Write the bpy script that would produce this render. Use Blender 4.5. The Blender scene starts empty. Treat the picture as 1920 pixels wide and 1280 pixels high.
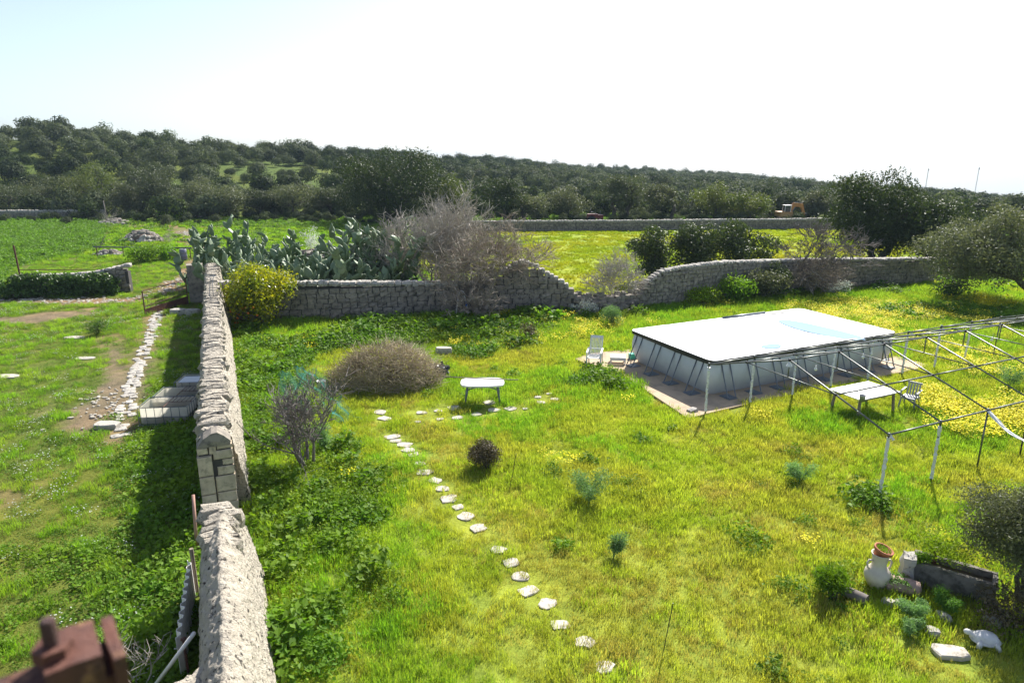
import bpy, math, random
import numpy as np
from mathutils import Vector, Matrix, noise

# ------------------------------------------------------------------ camera, sky, sun, exposure
sc = bpy.context.scene
F = 1280.0; PITCH = math.radians(15.2); HC = 8.5
cam_d = bpy.data.cameras.new('camera'); cam = bpy.data.objects.new('camera', cam_d)
sc.collection.objects.link(cam); sc.camera = cam
cam.location = (0, 0, HC); cam.rotation_euler = (math.radians(90) - PITCH, 0, 0)
cam_d.sensor_width = 36; cam_d.lens = 24; cam_d.clip_start = 0.05; cam_d.clip_end = 90000
cam_d.dof.use_dof = True; cam_d.dof.focus_distance = 28; cam_d.dof.aperture_fstop = 2.4

SUN_AZ = math.radians(24.5); SUN_EL = math.radians(41)
world = bpy.data.worlds.new('World'); sc.world = world; world.use_nodes = True
wn = world.node_tree; wn.nodes.clear()
w_out = wn.nodes.new('ShaderNodeOutputWorld'); w_bg = wn.nodes.new('ShaderNodeBackground')
w_sky = wn.nodes.new('ShaderNodeTexSky'); w_sky.sky_type = 'NISHITA'; w_sky.sun_disc = False
w_sky.sun_elevation = SUN_EL; w_sky.sun_rotation = SUN_AZ
w_sky.altitude = 150; w_sky.air_density = 0.8; w_sky.dust_density = 1.3; w_sky.ozone_density = 4.0
w_hs = wn.nodes.new('ShaderNodeHueSaturation'); w_hs.inputs['Saturation'].default_value = 0.72
wn.links.new(w_sky.outputs[0], w_hs.inputs['Color']); wn.links.new(w_hs.outputs[0], w_bg.inputs[0]); wn.links.new(w_bg.outputs[0], w_out.inputs[0])
w_bg.inputs[1].default_value = 0.092
sun_d = bpy.data.lights.new('sun', 'SUN'); sun = bpy.data.objects.new('sun', sun_d); sc.collection.objects.link(sun)
sun_d.energy = 4.6; sun_d.angle = math.radians(0.53); sun_d.color = (1.0, 0.955, 0.88)
S = Vector((math.sin(SUN_AZ) * math.cos(SUN_EL), math.cos(SUN_AZ) * math.cos(SUN_EL), math.sin(SUN_EL)))
sun.rotation_euler = S.to_track_quat('Z', 'Y').to_euler(); sun.location = S * 60
vs = sc.view_settings; vs.view_transform = 'Standard'; vs.look = 'None'; vs.gamma = 1; vs.use_curve_mapping = False
vs.exposure = 1.15
cy = sc.cycles; cy.max_bounces = 6; cy.diffuse_bounces = 3; cy.glossy_bounces = 2; cy.transmission_bounces = 4
cy.volume_bounces = 0; cy.transparent_max_bounces = 6; cy.caustics_reflective = False; cy.caustics_refractive = False
cy.use_denoising = True; cy.sample_clamp_indirect = 6

# ------------------------------------------------------------------ helpers
CP, SP = math.cos(PITCH), math.sin(PITCH)
def G(px, py, z=0.0):
    """photo pixel -> world point at height z"""
    X = (px - 960) / F; Y = -(py - 640) / F
    t = (z - HC) / (-SP + Y * CP)
    return Vector((X * t, (CP + Y * SP) * t, z))
def ZT(y, py):
    """height of a point at forward distance y seen in photo row py"""
    v = -(py - 640) / F
    return HC + (v * y * CP - y * SP) / (CP + v * SP)
def XP(px, y, z=0.0):
    """x of a point at forward distance y, height z, in photo column px"""
    return (px - 960) / F * (y * CP - (z - HC) * SP)
rnd = random.Random(7)
RG = np.random.default_rng(11)

def _hash(ix, iy, seed):
    n = (ix.astype(np.int64) * 374761393 + iy.astype(np.int64) * 668265263 + seed * 144665) & 0x7fffffff
    n = ((n ^ (n >> 13)) * 1274126177) & 0x7fffffff
    return ((n ^ (n >> 16)) & 0xffff) / 65535.0
def vnoise(x, y, seed=0):
    x = np.asarray(x, float); y = np.asarray(y, float)
    ix = np.floor(x); iy = np.floor(y); fx = x - ix; fy = y - iy
    fx = fx * fx * (3 - 2 * fx); fy = fy * fy * (3 - 2 * fy)
    a = _hash(ix, iy, seed); b = _hash(ix + 1, iy, seed); c = _hash(ix, iy + 1, seed); d = _hash(ix + 1, iy + 1, seed)
    return (a * (1 - fx) + b * fx) * (1 - fy) + (c * (1 - fx) + d * fx) * fy
def fbm(x, y, scale, octv=3, seed=0):
    s = 0; a = 1; t = 0
    for o in range(octv):
        s = s + a * vnoise(np.asarray(x) / scale * 2 ** o + 17.3 * o, np.asarray(y) / scale * 2 ** o - 9.1 * o, seed + o); t += a; a *= .5
    return s / t
def sstep(a, b, x):
    t = np.clip((np.asarray(x, float) - a) / (b - a), 0, 1); return t * t * (3 - 2 * t)
def inpoly(x, y, poly):
    x = np.asarray(x, float); y = np.asarray(y, float); r = np.zeros(x.shape, bool); n = len(poly)
    for i in range(n):
        x0, y0 = poly[i][0], poly[i][1]; x1, y1 = poly[(i + 1) % n][0], poly[(i + 1) % n][1]
        if y0 == y1: continue
        c = ((y0 > y) != (y1 > y)) & (x < (x1 - x0) * (y - y0) / (y1 - y0) + x0)
        r ^= c
    return r
def dpoly(x, y, line):
    x = np.asarray(x, float); y = np.asarray(y, float); d = np.full(x.shape, 1e9)
    for a, b in zip(line[:-1], line[1:]):
        ax, ay, bx, by = a[0], a[1], b[0], b[1]; L = (bx - ax) ** 2 + (by - ay) ** 2 + 1e-9
        t = np.clip(((x - ax) * (bx - ax) + (y - ay) * (by - ay)) / L, 0, 1)
        d = np.minimum(d, np.hypot(x - ax - t * (bx - ax), y - ay - t * (by - ay)))
    return d

class MB:
    """collects geometry, then builds it as ONE mesh object"""
    def __init__(s): s.v = []; s.f = {3: [], 4: []}; s.n = 0
    def add(s, V, Fs):
        V = np.asarray(V, float).reshape(-1, 3)
        for k in (3, 4):
            sel = [f for f in Fs if len(f) == k] if isinstance(Fs, list) else (Fs if Fs.shape[1] == k else None)
            if sel is not None and len(sel): s.f[k].append(np.asarray(sel, np.int64) + s.n)
        s.v.append(V); s.n += len(V); return s
    def box(s, c, size, rz=0.0, M=None):
        x, y, z = [d / 2 for d in size]
        V = np.array([(a * x, b * y, e * z) for e in (-1, 1) for b in (-1, 1) for a in (-1, 1)])
        if M is not None: V = V @ np.array(M.to_3x3()).T
        elif rz:
            ca, sa = math.cos(rz), math.sin(rz); V = V @ np.array([[ca, sa, 0], [-sa, ca, 0], [0, 0, 1]])
        V = V + np.array(c)
        return s.add(V, np.array([(0, 2, 3, 1), (4, 5, 7, 6), (0, 1, 5, 4), (2, 6, 7, 3), (0, 4, 6, 2), (1, 3, 7, 5)]))
    def bar(s, a, b, w, h=None, up=(0, 0, 1)):
        a = Vector(a); b = Vector(b); d = (b - a); L = d.length; d.normalize(); u = Vector(up)
        if abs(d.dot(u)) > .98: u = Vector((0, 1, 0))
        r = d.cross(u).normalized(); u = r.cross(d)
        M = Matrix((d, r, u)).transposed()
        return s.box((a + b) / 2, (L, w, h or w), M=M)
    def tube(s, pts, rad, sides=8, caps=True):
        P = [Vector(p) for p in pts]; n = len(P)
        if not hasattr(rad, '__len__'): rad = [rad] * n
        ref = None; V = []
        for i in range(n):
            d = (P[min(i + 1, n - 1)] - P[max(i - 1, 0)]).normalized()
            if ref is None:
                ref = Vector((0, 0, 1)) if abs(d.z) < .9 else Vector((1, 0, 0))
            r = d.cross(ref).normalized(); u = r.cross(d).normalized(); ref = u
            for k in range(sides):
                a = 2 * math.pi * k / sides; q = P[i] + (r * math.cos(a) + u * math.sin(a)) * rad[i]; V.append(q[:])
        Fs = []
        for i in range(n - 1):
            for k in range(sides):
                k2 = (k + 1) % sides; Fs.append((i * sides + k, i * sides + k2, (i + 1) * sides + k2, (i + 1) * sides + k))
        if caps:
            V.append(P[0][:]); V.append(P[-1][:]); c0 = len(V) - 2; c1 = len(V) - 1; o = (n - 1) * sides
            for k in range(sides):
                k2 = (k + 1) % sides; Fs.append((c0, k2, k)); Fs.append((c1, o + k, o + k2))
        return s.add(V, Fs)
    def segs(s, P0, P1, R0, R1, sides=3):
        """many straight tapered twigs at once"""
        P0 = np.asarray(P0, float); P1 = np.asarray(P1, float); n = len(P0)
        d = P1 - P0; d /= np.linalg.norm(d, axis=1)[:, None] + 1e-9
        ref = np.where(np.abs(d[:, 2:3]) < .9, np.array([[0, 0, 1.]]), np.array([[1., 0, 0]]))
        r = np.cross(d, ref); r /= np.linalg.norm(r, axis=1)[:, None] + 1e-9; u = np.cross(r, d)
        V = np.zeros((n, 2 * sides, 3)); R0 = np.asarray(R0)[:, None]; R1 = np.asarray(R1)[:, None]
        for k in range(sides):
            a = 2 * math.pi * k / sides; q = r * math.cos(a) + u * math.sin(a)
            V[:, k] = P0 + q * R0; V[:, sides + k] = P1 + q * R1
        base = np.array([(k, (k + 1) % sides, sides + (k + 1) % sides, sides + k) for k in range(sides)])
        Fq = (base[None] + (np.arange(n) * 2 * sides)[:, None, None]).reshape(-1, 4)
        return s.add(V.reshape(-1, 3), Fq)
    def lathe(s, prof, sides=20, M=None, a0=0.0, a1=2 * math.pi):
        full = abs(a1 - a0 - 2 * math.pi) < 1e-6; m = sides if full else sides + 1
        V = []; Fs = []
        for (r, z) in prof:
            for k in range(m):
                a = a0 + (a1 - a0) * k / sides; V.append((r * math.cos(a), r * math.sin(a), z))
        for i in range(len(prof) - 1):
            for k in range(sides):
                k2 = (k + 1) % m; Fs.append((i * m + k, i * m + k2, (i + 1) * m + k2, (i + 1) * m + k))
        V = np.array(V)
        if M is not None: V = (np.array(M.to_3x3()) @ V.T).T + np.array(M.translation)
        return s.add(V, Fs)
    def ell(s, c, r, nu=14, nv=9, M=None, zmin=-1.0):
        prof = []
        for i in range(nv + 1):
            a = math.asin(zmin) + (math.pi / 2 - math.asin(zmin)) * i / nv; prof.append((math.cos(a), math.sin(a)))
        D = Matrix.Diagonal((*r, 1)); T = Matrix.Translation(c) @ ((M.to_4x4() @ D) if M is not None else D)
        return s.lathe(prof, nu, T)
    def kites(s, C, T, N, L, W, curl=0.0):
        """leaf-shaped quads: centre, long axis, normal, length, width"""
        C = np.asarray(C); n = len(C); T = T - N * np.sum(T * N, 1)[:, None]; T /= np.linalg.norm(T, axis=1)[:, None] + 1e-9
        B = np.cross(N, T); L = np.broadcast_to(np.asarray(L, float), (n,))[:, None]; W = np.broadcast_to(np.asarray(W, float), (n,))[:, None]
        V = np.stack([C - T * L / 2, C + B * W / 2 + N * curl * L, C + T * L / 2, C - B * W / 2 + N * curl * L], 1)
        return s.add(V.reshape(-1, 3), np.arange(4 * n).reshape(n, 4))
    def mesh(s, name, mat=None, smooth=False):
        m = bpy.data.meshes.new(name); V = np.concatenate(s.v) if s.v else np.zeros((0, 3))
        q = np.concatenate(s.f[4]) if s.f[4] else np.zeros((0, 4), int); t = np.concatenate(s.f[3]) if s.f[3] else np.zeros((0, 3), int)
        m.vertices.add(len(V)); m.vertices.foreach_set('co', V.astype(np.float32).ravel())
        m.loops.add(q.size + t.size); m.loops.foreach_set('vertex_index', np.concatenate([q.ravel(), t.ravel()]).astype(np.int32))
        m.polygons.add(len(q) + len(t))
        st = np.concatenate([np.arange(len(q)) * 4, q.size + np.arange(len(t)) * 3]).astype(np.int32)
        m.polygons.foreach_set('loop_start', st)
        m.polygons.foreach_set('use_smooth', np.full(len(st), smooth))
        m.update(calc_edges=True); m.validate()
        if mat: m.materials.append(mat)
        return m
    def build(s, name, mat=None, parent=None, smooth=False, loc=None, rz=0.0):
        return link(name, s.mesh(name, mat, smooth), parent, loc, rz)

def link(name, mesh, parent=None, loc=None, rz=0.0):
    o = bpy.data.objects.new(name, mesh); sc.collection.objects.link(o)
    if parent is not None: o.parent = parent
    if loc is not None: o.location = loc
    if rz: o.rotation_euler = (0, 0, rz)
    return o
def tag(o, label=None, cat=None, group=None, kind=None):
    if label: o['label'] = label
    if cat: o['category'] = cat
    if group: o['group'] = group
    if kind: o['kind'] = kind
    return o
def thing(name, label, cat, loc=(0, 0, 0), rz=0.0, group=None):
    return tag(link(name, None, None, loc, rz), label, cat, group)
def rand_unit(n, rg=RG):
    v = rg.normal(size=(n, 3)); return v / np.linalg.norm(v, axis=1)[:, None]

# ------------------------------------------------------------------ materials
def mat_new(name):
    m = bpy.data.materials.new(name); m.use_nodes = True; n = m.node_tree; n.nodes.clear()
    return m, n, n.nodes.new('ShaderNodeOutputMaterial')
def N(n, t, **kw):
    x = n.nodes.new(t)
    for k, v in kw.items(): setattr(x, k, v)
    return x
def rgb(c): return (c[0], c[1], c[2], 1)
def mixc(n, fac, a, b, mode='MIX'):
    x = N(n, 'ShaderNodeMix', data_type='RGBA', blend_type=mode)
    for sock, v in ((x.inputs[0], fac), (x.inputs[6], a), (x.inputs[7], b)):
        if hasattr(v, 'is_linked') or hasattr(v, 'links'): n.links.new(v, sock)
        elif isinstance(v, (int, float)): sock.default_value = v
        else: sock.default_value = rgb(v)
    return x.outputs[2]
def ramp(n, src, a, b, c0=(0, 0, 0), c1=(1, 1, 1)):
    r = N(n, 'ShaderNodeValToRGB'); r.color_ramp.elements[0].position = a; r.color_ramp.elements[1].position = b
    r.color_ramp.elements[0].color = rgb(c0); r.color_ramp.elements[1].color = rgb(c1)
    n.links.new(src, r.inputs[0]); return r.outputs[0]
def noise_t(n, scale, detail=4, rough=.55, vec=None, out=0):
    t = N(n, 'ShaderNodeTexNoise'); t.inputs['Scale'].default_value = scale; t.inputs['Detail'].default_value = detail; t.inputs['Roughness'].default_value = rough
    if vec is not None: n.links.new(vec, t.inputs['Vector'])
    return t.outputs[out]
def wpos(n): return N(n, 'ShaderNodeNewGeometry').outputs['Position']
def opos(n): return N(n, 'ShaderNodeTexCoord').outputs['Object']

def leaf_mat(name, a, b, c=None, trans=.35, tcol=None, rough=.45, spec=.4, nscale=.35, var=.9):
    """foliage: per-leaf colour between a and b, slow drift to c over the place, light passing through"""
    m, n, out = mat_new(name); g = N(n, 'ShaderNodeNewGeometry')
    col = mixc(n, g.outputs['Random Per Island'], a, b)
    if c is not None:
        col = mixc(n, ramp(n, noise_t(n, nscale, 3, .6, g.outputs['Position']), .40, .62), col, c)
    oi = N(n, 'ShaderNodeObjectInfo'); hsv = N(n, 'ShaderNodeHueSaturation')
    mr = N(n, 'ShaderNodeMapRange'); n.links.new(oi.outputs['Random'], mr.inputs[0]); mr.inputs[3].default_value = 1 - .22 * var; mr.inputs[4].default_value = 1 + .22 * var
    n.links.new(mr.outputs[0], hsv.inputs['Value']); n.links.new(col, hsv.inputs['Color']); col = hsv.outputs[0]
    p = N(n, 'ShaderNodeBsdfPrincipled'); p.inputs['Roughness'].default_value = rough; p.inputs['Specular IOR Level'].default_value = spec
    n.links.new(col, p.inputs['Base Color'])
    if trans > 0:
        t = N(n, 'ShaderNodeBsdfTranslucent'); tc = mixc(n, 1.0, col, tcol or (1.25, 1.3, .6), 'MULTIPLY'); n.links.new(tc, t.inputs[0])
        mx = N(n, 'ShaderNodeMixShader'); mx.inputs[0].default_value = trans
        n.links.new(p.outputs[0], mx.inputs[1]); n.links.new(t.outputs[0], mx.inputs[2]); n.links.new(mx.outputs[0], out.inputs[0])
    else: n.links.new(p.outputs[0], out.inputs[0])
    return m
def plain_mat(name, col, rough=.5, metal=0.0, spec=.5, col2=None, nscale=6, bump=0.0, bscale=40, dirt=None, dscale=3, dpos=(.5, .7), rand=0.0, space='o', bdist=.02):
    """painted, plastic, metal or stone surface with mottling, dirt and fine relief"""
    m, n, out = mat_new(name); p = N(n, 'ShaderNodeBsdfPrincipled'); v = opos(n) if space == 'o' else wpos(n)
    p.inputs['Roughness'].default_value = rough; p.inputs['Metallic'].default_value = metal; p.inputs['Specular IOR Level'].default_value = spec
    c = None
    if col2 is not None: c = mixc(n, ramp(n, noise_t(n, nscale, 5, .6, v), .35, .65), col, col2)
    if dirt is not None: c = mixc(n, ramp(n, noise_t(n, dscale, 6, .65, v), *dpos), c if c is not None else col, dirt)
    if rand:
        oi = N(n, 'ShaderNodeObjectInfo'); ge = N(n, 'ShaderNodeNewGeometry'); ad = N(n, 'ShaderNodeMath', operation='ADD')
        n.links.new(oi.outputs['Random'], ad.inputs[0]); n.links.new(ge.outputs['Random Per Island'], ad.inputs[1])
        mr = N(n, 'ShaderNodeMapRange'); n.links.new(ad.outputs[0], mr.inputs[0]); mr.inputs[2].default_value = 2; mr.inputs[3].default_value = 1 - rand; mr.inputs[4].default_value = 1 + rand
        h = N(n, 'ShaderNodeHueSaturation'); n.links.new(mr.outputs[0], h.inputs['Value'])
        if c is not None: n.links.new(c, h.inputs['Color'])
        else: h.inputs['Color'].default_value = rgb(col)
        c = h.outputs[0]
    if c is not None: n.links.new(c, p.inputs['Base Color'])
    else: p.inputs['Base Color'].default_value = rgb(col)
    if bump:
        b = N(n, 'ShaderNodeBump'); b.inputs['Strength'].default_value = bump; b.inputs['Distance'].default_value = bdist
        n.links.new(noise_t(n, bscale, 6, .65, v), b.inputs['Height']); n.links.new(b.outputs[0], p.inputs['Normal'])
    n.links.new(p.outputs[0], out.inputs[0]); return m

M = {}
M['limestone'] = plain_mat('limestone', (.43, .395, .34), .9, col2=(.36, .34, .31), nscale=3, bump=.9, bscale=18, dirt=(.10, .095, .085), dscale=7, dpos=(.56, .66), rand=.22, space='w', bdist=.03)
M['rubble'] = plain_mat('rubble_mortar', (.58, .52, .42), .92, col2=(.42, .37, .295), nscale=3.2, bump=1.0, bscale=13, dirt=(.06, .052, .042), dscale=8, dpos=(.56, .63), space='w', bdist=.12)
M['ashlar'] = plain_mat('cut_limestone', (.62, .52, .37), .9, col2=(.46, .38, .27), nscale=5, bump=.5, bscale=30, dirt=(.16, .14, .11), dscale=6, dpos=(.52, .75), rand=.12)
M['greystone'] = plain_mat('weathered_grey_stone', (.285, .25, .205), .95, col2=(.19, .168, .14), nscale=2.5, bump=.35, bscale=16, dirt=(.10, .09, .08), dscale=5, dpos=(.5, .68), rand=.26, space='w', bdist=.03)
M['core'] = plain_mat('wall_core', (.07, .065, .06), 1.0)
M['paving'] = plain_mat('white_paving_stone', (.52, .48, .41), .9, col2=(.38, .35, .30), nscale=4, bump=.4, bscale=20, dirt=(.20, .17, .10), dscale=9, dpos=(.55, .72), rand=.12)
M['concrete'] = plain_mat('old_concrete', (.50, .38, .25), .92, col2=(.37, .28, .19), nscale=1.2, bump=.25, bscale=40, dirt=(.19, .165, .13), dscale=1.6, dpos=(.52, .8), space='w')
M['trough'] = plain_mat('mossy_trough_stone', (.22, .20, .17), .95, col2=(.13, .12, .095), nscale=4, bump=.9, bscale=22, dirt=(.05, .05, .035), dscale=4, dpos=(.5, .7), bdist=.03)
M['white_plastic'] = plain_mat('white_plastic', (.78, .77, .74), .45, col2=(.70, .685, .65), nscale=6, dirt=(.48, .44, .37), dscale=5, dpos=(.58, .85))
M['grey_plastic'] = plain_mat('grey_plastic', (.33, .34, .345), .5)
M['blue_grey'] = plain_mat('blue_grey_paint', (.16, .19, .22), .5, col2=(.12, .14, .16))
M['liner'] = plain_mat('pool_liner', (.52, .55, .585), .5, col2=(.47, .50, .535), nscale=1.5, bump=.15, bscale=3)
M['cover'] = plain_mat('pool_cover', (.72, .74, .76), .38, col2=(.66, .69, .72), nscale=.6, bump=.3, bscale=2.2, bdist=.03)
M['black'] = plain_mat('black_strap', (.012, .013, .016), .5)
M['steel'] = plain_mat('powder_coated_steel', (.145, .165, .185), .4, metal=.3)
M['galv'] = plain_mat('galvanised_tube', (.16, .17, .16), .42, metal=.75, col2=(.10, .105, .10), nscale=5)
M['wrap'] = plain_mat('plastic_sheet_wrap', (.80, .81, .82), .35, col2=(.58, .59, .60), nscale=14, bump=.8, bscale=30)
M['rust'] = plain_mat('rust', (.14, .05, .03), .8, col2=(.06, .024, .018), nscale=9, bump=.6, bscale=30, dirt=(.30, .15, .07), dscale=14, dpos=(.58, .7))
M['wood'] = plain_mat('weathered_wood', (.27, .22, .165), .85, col2=(.19, .155, .12), nscale=8, bump=.4, bscale=30)
M['terracotta'] = plain_mat('terracotta', (.42, .145, .065), .8, col2=(.33, .11, .055), nscale=7)
M['ceramic'] = plain_mat('pale_glazed_clay', (.63, .565, .46), .6, col2=(.55, .48, .385), nscale=5, dirt=(.30, .20, .13), dscale=3, dpos=(.55, .8))
M['pinkclay'] = plain_mat('faded_clay', (.42, .29, .24), .85, col2=(.34, .23, .19), nscale=8, bump=.3)
M['bark'] = plain_mat('bark', (.085, .07, .058), .95, col2=(.05, .042, .036), nscale=8, bump=.8, bscale=25)
M['greybark'] = plain_mat('grey_bark', (.20, .175, .155), .9, col2=(.13, .11, .10), nscale=6)
M['twig'] = plain_mat('bare_twig', (.35, .29, .225), .9, col2=(.22, .18, .14), nscale=2, rand=.3)
M['paletwig'] = plain_mat('bleached_twig', (.41, .37, .315), .9, col2=(.26, .235, .20), nscale=2, rand=.3)
M['straw'] = plain_mat('dry_brushwood', (.60, .50, .33), .9, col2=(.40, .33, .21), nscale=1.5, rand=.4)
M['soil'] = plain_mat('soil', (.16, .115, .08), 1.0, col2=(.10, .07, .05), nscale=6)
M['water'] = plain_mat('still_water', (.10, .14, .16), .03, spec=.6)
M['puddle'] = plain_mat('puddle_on_cover', (.25, .40, .56), .12, spec=.06, bump=.05, bscale=3)  # sky reflection painted as a blue base colour, with very low specular
M['net'] = plain_mat('green_netting', (.03, .26, .20), .8)
M['orange_paint'] = plain_mat('orange_machine_paint', (.55, .24, .045), .5, col2=(.42, .17, .04), nscale=2, dirt=(.12, .08, .05), dscale=3, dpos=(.6, .75))
M['red_paint'] = plain_mat('dark_red_paint', (.16, .03, .022), .55)
M['tyre'] = plain_mat('black_rubber', (.015, .015, .015), .8)
M['turtle'] = plain_mat('white_painted_stone', (.66, .655, .63), .75, col2=(.56, .55, .52), nscale=8, bump=.5, bscale=16)
M['blue'] = plain_mat('blue_plastic', (.02, .09, .42), .4)
M['bulb'] = plain_mat('white_bulb_glass', (.75, .75, .73), .15)
M['fruit'] = plain_mat('orange_fruit', (.62, .17, .015), .5)
M['yellow'] = leaf_mat('yellow_petals', (.85, .76, .02), (.80, .78, .04), None, .35, (1.1, 1.05, .5), .6, .2)
M['white_flower'] = leaf_mat('white_petals', (.62, .64, .60), (.5, .54, .46), None, .3, (1, 1, .9), .6, .2)
# foliage kinds
M['lawn'] = leaf_mat('lawn_grass', (.26, .395, .036), (.355, .46, .052), (.405, .43, .075), .55, (1.2, 1.15, .5), .6, .12, .33)
M['lawn_green'] = leaf_mat('green_grass', (.165, .335, .028), (.24, .405, .038), (.29, .405, .048), .55, (1.15, 1.2, .5), .55, .12, .4)
M['lawn_dry'] = leaf_mat('dry_grass', (.40, .39, .085), (.48, .44, .13), (.37, .42, .06), .45, (1.15, 1.05, .6), .7, .1, .8)
M['weed'] = leaf_mat('broadleaf_weed', (.085, .19, .014), (.14, .26, .022), (.17, .27, .018), .45, (1.15, 1.25, .5), .55, .15, .5)
M['weed_lime'] = leaf_mat('lime_weed', (.17, .28, .015), (.25, .34, .022), None, .48, (1.15, 1.2, .5), .55, .15)
M['clover'] = leaf_mat('field_clover', (.10, .225, .022), (.165, .29, .032), (.18, .27, .04), .45, (1.15, 1.2, .55), .55, .15, .45)
M['crop'] = leaf_mat('leafy_crop', (.11, .23, .02), (.17, .30, .03), None, .45, (1.15, 1.2, .5), .55, .2, .3)
M['field'] = leaf_mat('field_grass', (.23, .35, .022), (.29, .38, .030), (.36, .37, .04), .5, (1.15, 1.1, .5), .6, .12, .12)
M['carob'] = leaf_mat('carob_leaf', (.032, .048, .018), (.055, .074, .026), None, .25, (1.2, 1.3, .5), .5, .12)
M['olive'] = leaf_mat('olive_leaf', (.095, .115, .060), (.15, .165, .10), (.115, .13, .065), .3, (1.2, 1.2, .7), .5, .2, .25)
M['olive_dark'] = leaf_mat('dark_olive_leaf', (.058, .076, .036), (.092, .110, .056), None, .28, (1.2, 1.2, .7), .5, .2)
M['evergreen'] = leaf_mat('evergreen_leaf', (.075, .105, .026), (.11, .14, .036), (.115, .13, .03), .32, (1.2, 1.25, .5), .5, .2, .2)
M['citrus'] = leaf_mat('citrus_leaf', (.33, .38, .012), (.47, .46, .018), (.17, .25, .012), .48, (1.3, 1.2, .4), .32, .5, 1.4)
M['ivy'] = leaf_mat('ivy_leaf', (.045, .10, .016), (.085, .15, .03), None, .35, (1.2, 1.3, .5), .4, .3)
M['glossy'] = leaf_mat('glossy_dark_leaf', (.042, .062, .025), (.072, .095, .038), None, .25, (1.2, 1.3, .5), .48, .14)
M['fennel'] = leaf_mat('fennel_feather', (.16, .29, .10), (.23, .36, .145), None, .4, (1.1, 1.2, .7), .6, .25)
M['fennel_lime'] = leaf_mat('fresh_fennel', (.10, .22, .03), (.14, .26, .045), None, .4, (1.1, 1.2, .6), .6, .25)
M['brownbush'] = leaf_mat('brown_shrub_leaf', (.075, .062, .03), (.12, .095, .05), None, .2, None, .5, .3)
M['pad'] = plain_mat('cactus_pad', (.12, .18, .085), .5, col2=(.165, .22, .115), nscale=5, dirt=(.17, .15, .09), dscale=4, dpos=(.62, .8), rand=.2, spec=.45)
M['far1'] = leaf_mat('hill_olive', (.066, .084, .044), (.105, .125, .068), None, .3, (1.15, 1.2, .6), .7, .08, var=1.4)
M['far2'] = leaf_mat('hill_carob', (.034, .052, .020), (.058, .080, .030), None, .28, (1.15, 1.2, .6), .7, .08, var=1.4)

# ------------------------------------------------------------------ the lie of the land
WD = Vector((-0.392, 0.920, 0)); WN = Vector((0.920, 0.392, 0)); WR = Vector((-6.71, 15.2, 0))   # long garden wall: direction, garden side, foot of its end
def W(t, o, z=0.0): return WR + WD * t + WN * o + Vector((0, 0, z))
TH = math.radians(25.2); E1 = Vector((math.cos(TH), math.sin(TH), 0)); E2 = Vector((-E1.y, E1.x, 0))
POOL = Vector((7.18, 23.40, 0)); PL, PW, PH = 9.7, 5.0, 1.37
RP = np.array([(-700, 180, 12), (0, 200, 11.6), (100, 205, 13.6), (300, 205, 10.6), (600, 210, 7.6), (900, 280, 5.0), (1200, 380, -.8), (1500, 500, -9.8),
               (1800, 620, -20.5), (1920, 680, -27.5), (2300, 800, -40), (2800, 900, -45)], float)
def hz(x, y):
    x = np.asarray(x, float); y = np.asarray(y, float); r = np.hypot(x, y)
    p = np.clip(960 + F * x / (CP * np.maximum(y, 1.0)), -700, 2800)
    p = np.where(y < 1, np.where(x < 0, -700, 2800), p)
    D = np.interp(p, RP[:, 0], RP[:, 1]); Z = np.interp(p, RP[:, 0], RP[:, 2])
    R0 = np.interp(p, [-700, 0, 300, 700], [165, 130, 112, 100]); t = np.clip((r - R0) / (D - R0), 0, 1)
    z = np.where(Z > 0, Z * (0.35 * t + .65 * sstep(0, 1, t)), Z * t)
    z = z + sstep(R0, R0 + 60, r) * 1.6 * (fbm(x, y, 45, 3, 5) - .5) * 2
    z = np.where(r > D, Z - (r - D) * .11, z)
    z = np.where(y < 1, 0, z) if np.ndim(z) else (0.0 if y < 1 else z)
    return np.maximum(z, -600)

TRACK = [G(-80, 566), G(60, 560), G(150, 566), G(235, 562), G(300, 548), G(345, 524), G(372, 505), G(398, 470), G(330, 425), G(240, 424)]
PATH2 = [G(216, 655), G(214, 700), G(205, 730)]
PATCH2 = [G(208, 728), G(185, 770), G(165, 800)]
PAVE = [G(302, 572), G(278, 640), G(262, 680), G(244, 730), G(236, 770), G(222, 822)]
MUD = [G(-30, 600), G(60, 598), G(120, 590)]
LAWN_TRAIL = [G(690, 770), G(735, 800), G(800, 880), G(870, 960), G(960, 1060), G(1080, 1150), G(1230, 1290)]
WHEEL = [G(740, 770), G(830, 850), G(930, 950), G(1060, 1070), G(1170, 1190), G(1250, 1290)]
MIDL = [G(418, 602), G(600, 598), G(900, 588), G(1085, 586)]
MIDR = [G(1196, 578), G(1350, 562), G(1500, 547), G(1745, 530)]
PAD = [POOL + E1 * a + E2 * b for a, b in ((-2.05, -1.3), (1.8, -1.02), (PL + .6, -.95), (PL + 1.3, -.8), (PL + 1.3, .7), (PL + .35, 1.0), (PL + .35, PW + .35), (.6, PW + 1.6), (-1.0, PW + 1.75), (-1.95, PW + 1.3), (-1.85, PW - .1), (-1.35, PW - 1.4), (-1.75, .8))]
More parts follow.
